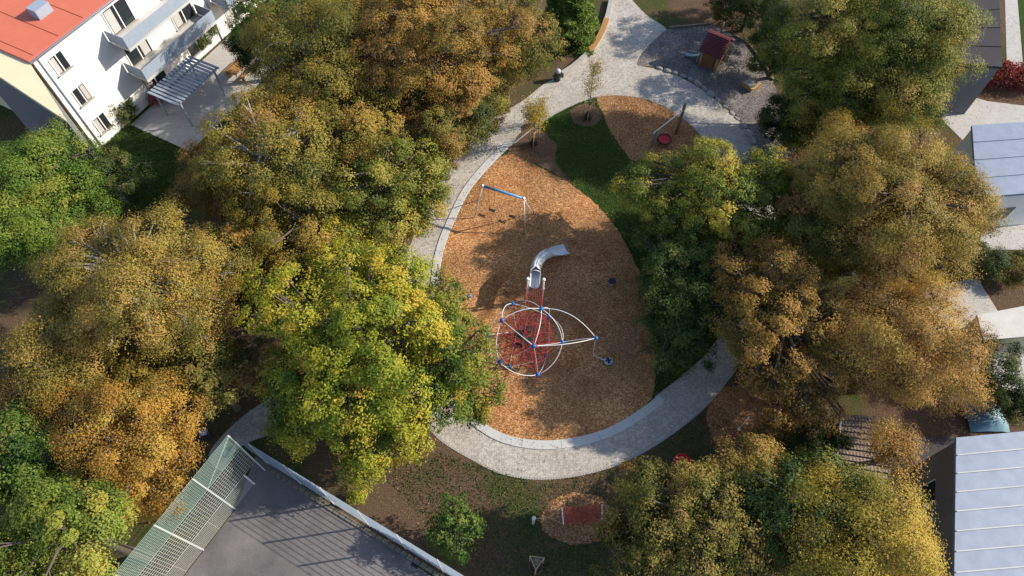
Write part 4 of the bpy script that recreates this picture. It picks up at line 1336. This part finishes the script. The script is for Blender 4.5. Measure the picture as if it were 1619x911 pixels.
for fl in range(3):
    for u in (1.8, 7.5, 12.5, 17.5, 22.5):
        w = 1.1 if u < 3 else 2.2
        c = cA0 + ux * u + uy * .29 + Vector((0, 0, 1.6 + fl * 2.9))
        m_ = MB(); m_.box(c, (w, .06, 1.9 if u > 3 else 1.3), an); wi = m_.build('window', M['glass'], hs)
        m_ = MB()
        for s_ in (-1, 0, 1): m_.box(c + ux * s_ * w / 2 - uy * .035, (.08, .05, 1.98 if u > 3 else 1.38), an)
        m_.build('frame', M['white_wall'], wi)
        hh_ = 1.9 if u > 3 else 1.3
        m_ = MB(); m_.box(c - uy * .09 - Vector((0, 0, hh_ / 2 + .05)), (w + .25, .2, .06), an); m_.build('sill', M['concrete'], wi)
        m_ = MB(); m_.box(c - ux * w * (.3 if (fl + int(u)) % 2 else -.27) - uy * .033, (w * .3, .004, hh_ * .94), an); m_.build('curtain', M['curtain'], wi)
m_ = MB(); m_.tube([cA0 - uy * .08 + Vector((0, 0, HH - .12)), cA0 + ux * LX - uy * .08 + Vector((0, 0, HH - .12))], .08, 8); m_.build('gutter', M['bluegrey'], hs, True)
for u in (.7, 15.0):
    m_ = MB(); q_ = cA0 + ux * u + uy * .22; m_.tube([q_, q_ + Vector((0, 0, HH - .3))], .05, 8); m_.build('downpipe', M['bluegrey'], hs, True)
m_ = MB()
for i_ in range(12):
    q_ = cA0 + ux * (.6 + i_ * 2.2) + uy * LY / 2 + Vector((0, 0, HH + .02)); m_.box(q_, (.05, LY - .3, .04), an)
m_.build('roof_seam', M['coral'], ro_)
for fl in (1, 2):
    for u0, u1 in ((5.8, 13.8), (15.5, 24.5)):
        c = cA0 + ux * (u0 + u1) / 2 - uy * .7 + Vector((0, 0, fl * 2.9 + .45))
        m_ = MB(); m_.box(c, (u1 - u0, 2.0, .2), an); ba = m_.build('balcony', M['kerb'], hs)
        m_ = MB(); m_.box(c - uy * .96 + Vector((0, 0, .62)), (u1 - u0, .05, .95), an)
        m_.box(c - ux * ((u1 - u0) / 2 - .03) + Vector((0, 0, .62)), (.05, 1.8, .95), an); m_.box(c + ux * ((u1 - u0) / 2 - .03) + Vector((0, 0, .62)), (.05, 1.8, .95), an)
        m_.build('railing', M['bluegrey'], ba)
# terrace in front of it
tq = cA0 + ux * 3.5 - uy * 6.2
terr = rect(tq, ux, uy, 12, 6.2)
sheet('terrace', terr, .02, M['paving'])
tc = tq + ux * 4.2 + uy * 3.0
pg = empty('pergola', tc, 'blue-grey slatted pergola on the terrace of the coral roofed house', 'pergola')
for su in (-2, 2):
    for sv in (-1.3, 1.3):
        m_ = MB(); m_.box(tc + ux * su + uy * sv + Vector((0, 0, 1.25)), (.12, .12, 2.5), an); m_.build('post', M['bluegrey'], pg)
m_ = MB()
for i in range(15): m_.box(tc + ux * (-2.3 + i * .33) + Vector((0, 0, 2.62)), (.2, 3.1, .06), an)
for sv in (-1.3, 1.3): m_.box(tc + uy * sv + Vector((0, 0, 2.53)), (4.8, .1, .12), an)
m_.build('slat_roof', M['bluegrey'], pg)
tb2 = tq + ux * 9.0 + uy * 2.2
tt = empty('garden_table', tb2, 'rust brown wooden garden table on the terrace of the coral roofed house', 'table')
m_ = MB(); m_.box(tb2 + Vector((0, 0, .74)), (2.2, 1.0, .06), an); m_.build('table_top', M['rust_wood'], tt, bevel=.01)
for su in (-1, 1):
    for sv in (-.4, .4):
        m_ = MB(); m_.box(tb2 + ux * su * .95 + uy * sv + Vector((0, 0, .355)), (.08, .08, .71), an); m_.build('leg', M['rust_wood'], tt)
for sv in (-.85, .85):
    bq = tb2 + uy * sv
    bb = empty('garden_bench', bq, 'rust brown bench on the %s side of the terrace table' % ('garden' if sv < 0 else 'house'), 'bench')
    m_ = MB(); m_.box(bq + Vector((0, 0, .45)), (2.0, .35, .05), an); m_.build('seat', M['rust_wood'], bb, bevel=.01)
    for su in (-.8, .8):
        m_ = MB(); m_.box(bq + ux * su + Vector((0, 0, .212)), (.06, .3, .424), an); m_.build('leg', M['rust_wood'], bb)
tree('garden_shrub', 172, 172, 34, 2.4, PAL['dark'], 'dark shrub at the near corner of the terrace', leaf=.14, cover=2.6, cat='bush', trunk_r=.04)
tree('flower_shrub', 248, 150, 15, 1.3, PAL['pink'], 'pink flowering shrub beside the terrace of the coral roofed house', leaf=.13, cover=2.2, cat='bush', trunk_r=.03)
tree('flower_shrub', 340, 20, 24, 1.8, PAL['pink'], 'pink flowering shrub on the top edge beside the neighbour\'s pale path', leaf=.14, cover=2.0, cat='bush', trunk_r=.03)
tree('garden_shrub', 312, 52, 34, 2.6, PAL['dark'], 'dark round shrub between the terrace and the pale neighbour path', leaf=.15, cover=2.6, cat='bush', trunk_r=.04)
tree('garden_shrub', 395, 75, 38, 5.0, PAL['dark'], 'tall dark shrub on the edge of the sunny lawn', leaf=.15, cover=2.6, cat='bush', trunk_r=.06)
sheet('neighbour_path', [P(*p) for p in ((425, -15), (345, 62), (325, 52), (395, -20))], .016, M['paving'])

# houses on the right
def flat_house(name, px4, H, roofm, wallm, label, seams=None, cat='building', seam_m=None):
    pts = [P(*p, H) for p in px4]
    g = [Vector((p.x, p.y, 0)) for p in pts]
    c = sum(g, Vector()) / 4
    r = empty(name, c, label, cat)
    if sum((g[i].x * g[(i + 1) % 4].y - g[(i + 1) % 4].x * g[i].y) for i in range(4)) < 0: g.reverse()
    m_ = MB(); inn = [c + (p - c) * .965 for p in g]; walls(m_, inn, 0, H - .2); m_.build('wall', wallm, r)
    m_ = MB(); m_.poly([(p.x, p.y) for p in g], H - .2, H); rf_ = m_.build('roof', roofm, r)
    if seams:
        m_ = MB()
        for k in range(1, seams):
            t = k / seams; a = g[0].lerp(g[3], t); b = g[1].lerp(g[2], t)
            m_.box((a + b) / 2 + Vector((0, 0, H + .035)), ((b - a).length * .98, .06, .06), math.atan2((b - a).y, (b - a).x))
        m_.build('seam', seam_m or roofm, rf_)
    # windows on the side walls
    for e in range(4):
        a, b = inn[e], inn[(e + 1) % 4]; d = (b - a); L = d.length; d.normalize(); nn = Vector((d.y, -d.x, 0))
        if nn.dot(-c) <= 0 or L < 3: continue
        for i in range(max(1, int(L / 3.2))):
            p = a + d * (L * (i + .5) / max(1, int(L / 3.2)))
            m_ = MB(); m_.box(p + nn * .02 + Vector((0, 0, min(1.7, H * .5))), (1.2, .05, 1.2), math.atan2(d.y, d.x)); w_o = m_.build('window', M['glass'], r)
            m_ = MB()
            for s_ in (-.62, .62): m_.box(p + d * s_ + nn * .03 + Vector((0, 0, min(1.7, H * .5))), (.07, .06, 1.3), math.atan2(d.y, d.x))
            m_.build('frame', M['white_wall'], w_o)
    return r


flat_house('zinc_roofed_house', [(1512, 692), (1640, 680), (1690, 960), (1508, 975)], 4.5, M['zinc'], M['dark_wall'], 'long building with a pale blue sheet metal roof in the bottom right corner', 9, seam_m=M['kerb'])
flat_house('blue_roofed_house', [(1537, 198), (1660, 190), (1690, 300), (1545, 312)], 4.0, M['zinc'], M['white_wall'], 'house with a smooth pale blue roof on the right edge', 4)
flat_house('dark_roofed_house', [(1522, -30), (1578, -40), (1585, 106), (1520, 100)], 5.0, M['dark_roof'], M['dark_wall'], 'house with a black flat roof in the top right corner', 5)
flat_house('white_garden_house', [(1545, 498), (1650, 478), (1668, 528), (1556, 538)], 3.0, M['pale_roof'], M['cream_wall'], 'small white roofed garden building on the right edge beside the copper beech')
sheet('driveway', [P(*p) for p in ((1395, 690), (1530, 690), (1540, 980), (1440, 980))], .012, M['driveway'])
sheet('terrace', [P(*p) for p in ((1455, 455), (1545, 440), (1620, 560), (1640, 640), (1560, 600), (1500, 560))], .012, M['paving'])
sheet('terrace', [P(*p) for p in ((1490, 140), (1560, 160), (1640, 170), (1640, 200), (1530, 230), (1490, 190))], .012, M['paving'])
sheet('terrace', [P(*p) for p in ((1560, 340), (1660, 335), (1670, 395), (1545, 395))], .014, M['paving'])
sheet('terrace', [P(*p) for p in ((1588, -30), (1606, -30), (1618, 110), (1592, 112))], .014, M['paving'])
sheet('lawn', [P(*p) for p in ((1607, -30), (1700, -30), (1720, 110), (1619, 108))], .01, M['lawn'])


def hedge(a, b, w, H, pal, label, leaf=.14):
    rng = np.random.default_rng(int(a.x * 10 + 999))
    L = (b - a).length; d = (b - a).normalized(); nn = Vector((-d.y, d.x, 0))
    r = empty('hedge', (a + b) / 2, label, 'hedge')
    k = int(L * w * 900)
    u = rng.uniform(0, L, k); v = rng.normal(size=k) * w * .3; z = H * (1 - rng.uniform(0, 1, k) ** 2 * .95) * (1 - .25 * (v / w) ** 2)
    z += .12 * np.sin(u * 2.1) + .08 * np.sin(u * 5.3)
    pos = np.array(a) + np.outer(u, np.array(d)) + np.outer(v, np.array(nn)); pos[:, 2] = np.maximum(z, .1)
    leaf_mesh('foliage', pos, unit(rng.normal(size=(k, 3)) * .6 + np.array([0, 0, .7])), rng.uniform(.09, .2, k), .45 + rng.normal(size=k) * .2, pal, r)
    m_ = MB()
    for i in range(int(L / .5)):
        p = a + d * (i * .5 + .2); m_.tube([p, p + Vector((0, 0, H * .7))], .025, 5)
    m_.build('stem', M['bark'], r)


hedge(P(1500, 128), P(1650, 138), 1.7, 1.8, PAL['redleaf'], 'dark red hedge in front of the black roofed house')
hedge(P(1580, 328), P(1680, 326), 1.4, 1.4, PAL['redleaf'], 'red hedge in front of the smooth pale blue roofed house')
tree('garden_shrub', 1560, 415, 32, 2.6, PAL['dark'], 'dark shrub on the right edge below the second red hedge', leaf=.15, cover=2.6, cat='bush', trunk_r=.04)
tree('garden_shrub', 1610, 420, 30, 2.2, PAL['olive'], 'olive shrub on the right edge beside a dark shrub', leaf=.15, cover=2.4, cat='bush', trunk_r=.04)
tree('garden_shrub', 1560, 575, 40, 3.6, PAL['dark'], 'dark shrub behind the small white garden building', leaf=.15, cover=2.6, cat='bush', trunk_r=.04)
tree('garden_shrub', 1600, 630, 38, 3.2, PAL['dark'], 'dark shrub next to the corner of the pale blue metal roof', leaf=.15, cover=2.6, cat='bush', trunk_r=.04)
q = P(1556, 662)
m_ = MB(); tv = []
for i in range(9):
    for j in range(7):
        tv.append(q + Vector(((i - 4) * .3, (j - 3) * .3, .75 * (1 - ((i - 4) / 4.4) ** 2) * (1 - ((j - 3) / 3.4) ** 2) + .04 * math.sin(i * 2.3 + j) + .06)))
m_.add(tv, [(i * 7 + j, (i + 1) * 7 + j, (i + 1) * 7 + j + 1, i * 7 + j + 1) for i in range(8) for j in range(6)])
tag(m_.build('tarpaulin', M['teal'], None, True), 'teal blue tarpaulin heap beside the copper beech on the right', 'tarpaulin')

# tiled shed under the beech
sz = 2.7
t0, t1, t2, t3 = P(1330, 655, sz + .6), P(1405, 660, sz + .6), P(1410, 790, sz - .3), P(1318, 770, sz - .3)
gc = (t0 + t1 + t2 + t3) / 4
sd_ = empty('tiled_shed', Vector((gc.x, gc.y, 0)), 'shed with rows of brown roof tiles under the trees on the right', 'shed')
rf = MB(); rows = 13; cols = 15
for i in range(rows):
    a0, a1 = t0.lerp(t3, i / rows), t1.lerp(t2, i / rows); b0, b1 = t0.lerp(t3, (i + 1.1) / rows), t1.lerp(t2, (i + 1.1) / rows)
    for j in range(cols):
        u0, u1 = j / cols, (j + 1) / cols
        p = [a0.lerp(a1, u0), a0.lerp(a1, u1), b0.lerp(b1, u1), b0.lerp(b1, u0)]
        mm = [(p[0] + p[1]) / 2 + Vector((0, 0, .015)), (p[2] + p[3]) / 2 + Vector((0, 0, .155))]
        p[2] += Vector((0, 0, .13)); p[3] += Vector((0, 0, .13))
        rf.add([p[0], mm[0], p[1], p[2], mm[1], p[3], p[3] - Vector((0, 0, .06)), p[2] - Vector((0, 0, .06))], [(0, 5, 4, 1), (1, 4, 3, 2), (5, 6, 7, 3, 4)])
rf.build('roof', M['tile'], sd_)
m_ = MB(); m_.tube([t0 + Vector((-.05, 0, .06)), t3 + Vector((-.05, 0, .12))], .09, 8); m_.build('verge', M['paving'], sd_, True)
gq = [gc + (p - gc) * .9 for p in (t3, t2, t1, t0)]
m_ = MB()
vs = [(p.x, p.y, 0) for p in gq] + [(p.x, p.y, p.z - .15) for p in gq]
m_.add(vs, [(i, (i + 1) % 4, 4 + (i + 1) % 4, 4 + i) for i in range(4)]); m_.build('wall', M['wood_grey'], sd_)

# ------------------------------------------------------------------ grass and fallen leaves
def blades(name, poly, excl, n, pal_cols, seed, hmin=.05, hmax=.13, z=.02):
    rng = np.random.default_rng(seed)
    xs = [p.x for p in poly]; ys = [p.y for p in poly]
    xy = np.stack([rng.uniform(min(xs), max(xs), n), rng.uniform(min(ys), max(ys), n)], 1)
    ok = inside(poly, xy)
    for e in excl: ok &= ~inside(e, xy)
    xy = xy[ok]; n = len(xy)
    h = rng.uniform(hmin, hmax, n)
    a = rng.uniform(0, 2 * PI, n)
    pos = np.stack([xy[:, 0], xy[:, 1], z + h * .4], 1)
    nrm = unit(np.stack([np.cos(a), np.sin(a), rng.uniform(.2, 1.0, n)], 1))
    o = leaf_mesh(name, pos, nrm, h * 1.3, .5 + rng.normal(size=n) * .22, pal_cols, None, .3)
    return tag(o, None, None, None, 'stuff')


gm = leafmat('grass_blades', [(.016, .038, .007), (.032, .072, .012), (.052, .102, .017), (.085, .135, .027), (.13, .14, .045)], .25)
g = blades('grass', inn_c, [egg_c, nest_c, s1, s2], 90000, gm, 5)
g["label"] = 'short green grass on the lawn between the chip beds'; g["category"] = 'grass'
g = blades('grass', up_lawn, [terr], 60000, gm, 6, .06, .16)
g["label"] = 'shaded green grass of the lawn below the coral roofed house'; g["category"] = 'grass'
park = [P(*p) for p in ((600, 745), (700, 715), (850, 765), (1000, 735), (1130, 640), (1230, 700), (1200, 911), (750, 911))]
g = blades('grass', park, [oval, oval2, out_c], 26000, gm, 8, .05, .14, .0)
g["label"] = 'thin grass on bare ground below the cobbled path'; g["category"] = 'grass'


def litter(name, n, seed, region, excl, label, z=.035, pal=None, size=(.05, .13)):
    rng = np.random.default_rng(seed)
    xs = [p.x for p in region]; ys = [p.y for p in region]
    xy = np.stack([rng.uniform(min(xs), max(xs), n), rng.uniform(min(ys), max(ys), n)], 1)
    ok = inside(region, xy)
    for e in excl: ok &= ~inside(e, xy)
    dr = np.sin(xy[:, 0] * .9 + 1.3 * np.sin(xy[:, 1] * .7)) + np.sin(xy[:, 1] * 1.1 + 1.7 * np.sin(xy[:, 0] * .45)) + rng.normal(size=n) * .8
    ok &= dr > -.3
    xy = xy[ok]; n = len(xy)
    pos = np.stack([xy[:, 0], xy[:, 1], np.full(n, z) + rng.uniform(0, .02, n)], 1)
    o = leaf_mesh(name, pos, unit(np.array([0, 0, 1]) + rng.normal(size=(n, 3)) * .22), rng.uniform(*size, n), rng.uniform(0, 1, n), pal, None, .7)
    return tag(o, label, 'fallen leaves', None, 'stuff')


lm = leafmat('fallen_leaves', [(.07, .04, .02), (.16, .085, .03), (.28, .15, .04), (.38, .25, .05), (.30, .19, .10)], .1)
frame = [P(-60, 930), P(1690, 930), P(1700, -60), P(-80, -60)]
litter('fallen_leaves', 150000, 31, frame, [out_c, court, terr], 'brown and yellow fallen leaves on the ground under the trees', .02, lm, (.035, .085))
litter('fallen_leaves', 9000, 32, out_c, [inn_c], 'scattered fallen leaves on the cobbled path', .03, lm, (.04, .09))
chipm = leafmat('loose_chips', [(.12, .055, .024), (.20, .098, .04), (.30, .155, .062), (.38, .215, .095), (.48, .32, .17)], .0)
o = litter('wood_chips', 90000, 33, egg_c, [], 'loose wood chips lying on the large chip bed', .04, chipm, (.04, .10)); o["category"] = 'wood chips'
o = litter('wood_chips', 14000, 34, nest_c, [], 'loose wood chips under the basket swing', .034, chipm, (.05, .13)); o["category"] = 'wood chips'
o = litter('wood_chips', 5200, 35, oval, [], 'loose wood chips under the red net hammock', .022, chipm, (.05, .13)); o["category"] = 'wood chips'
o = litter('wood_chips', 6500, 36, oval2, [], 'loose wood chips round the red and white pole', .022, chipm, (.05, .13)); o["category"] = 'wood chips'

def grown(poly, k):
    c = sum(poly, Vector()) / len(poly)
    return [c + (p - c) * k for p in poly]


o = litter('wood_chips', 9000, 37, grown(egg_c, 1.05), [egg_c], 'wood chips spilled over the edge of the large chip bed', .085, chipm, (.04, .09)); o["category"] = 'wood chips'
o = litter('wood_chips', 4000, 38, grown(nest_c, 1.1), [nest_c], 'wood chips spilled over the edge of the basket swing bed', .06, chipm, (.04, .09)); o["category"] = 'wood chips'
litter('fallen_leaves', 5200, 39, inn_c, [egg_c, nest_c], 'fallen leaves lying in the grass between the chip beds', .12, lm, (.04, .08))
litter('fallen_leaves', 2600, 40, egg_c, [], 'fallen leaves blown over the large chip bed', .06, lm, (.04, .08))
# ------------------------------------------------------------------ light
SUN_EL = R_(31); SUN_DIR = Vector((5.1, .8, 0)).normalized()      # towards the sun on the ground plan
az = math.atan2(SUN_DIR.x, SUN_DIR.y)                             # clockwise from +Y
to_sun = Vector((SUN_DIR.x * math.cos(SUN_EL), SUN_DIR.y * math.cos(SUN_EL), math.sin(SUN_EL)))
sd = bpy.data.lights.new("sun", 'SUN'); sd.energy = 4.8; sd.angle = R_(.53); sd.color = (1.0, .90, .74)
so_ = bpy.data.objects.new("sun", sd); COL.objects.link(so_); so_.location = (30, 5, 60)
so_.rotation_euler = to_sun.to_track_quat('Z', 'Y').to_euler()
w = bpy.data.worlds.new("World"); scene.world = w; w.use_nodes = True
sky = w.node_tree.nodes.new("ShaderNodeTexSky"); sky.sky_type = 'NISHITA'; sky.sun_disc = False
sky.sun_elevation = SUN_EL; sky.sun_rotation = az
bg = w.node_tree.nodes["Background"]; bg.inputs["Strength"].default_value = .15
w.node_tree.links.new(sky.outputs[0], bg.inputs["Color"])
vs_ = scene.view_settings
vs_.view_transform = 'Standard'; vs_.look = 'None'; vs_.gamma = 1; vs_.use_curve_mapping = False
vs_.exposure = .62
scene.cycles.max_bounces = 6; scene.cycles.diffuse_bounces = 3; scene.cycles.transmission_bounces = 4; scene.cycles.transparent_max_bounces = 4
scene.cycles.caustics_reflective = False; scene.cycles.caustics_refractive = False
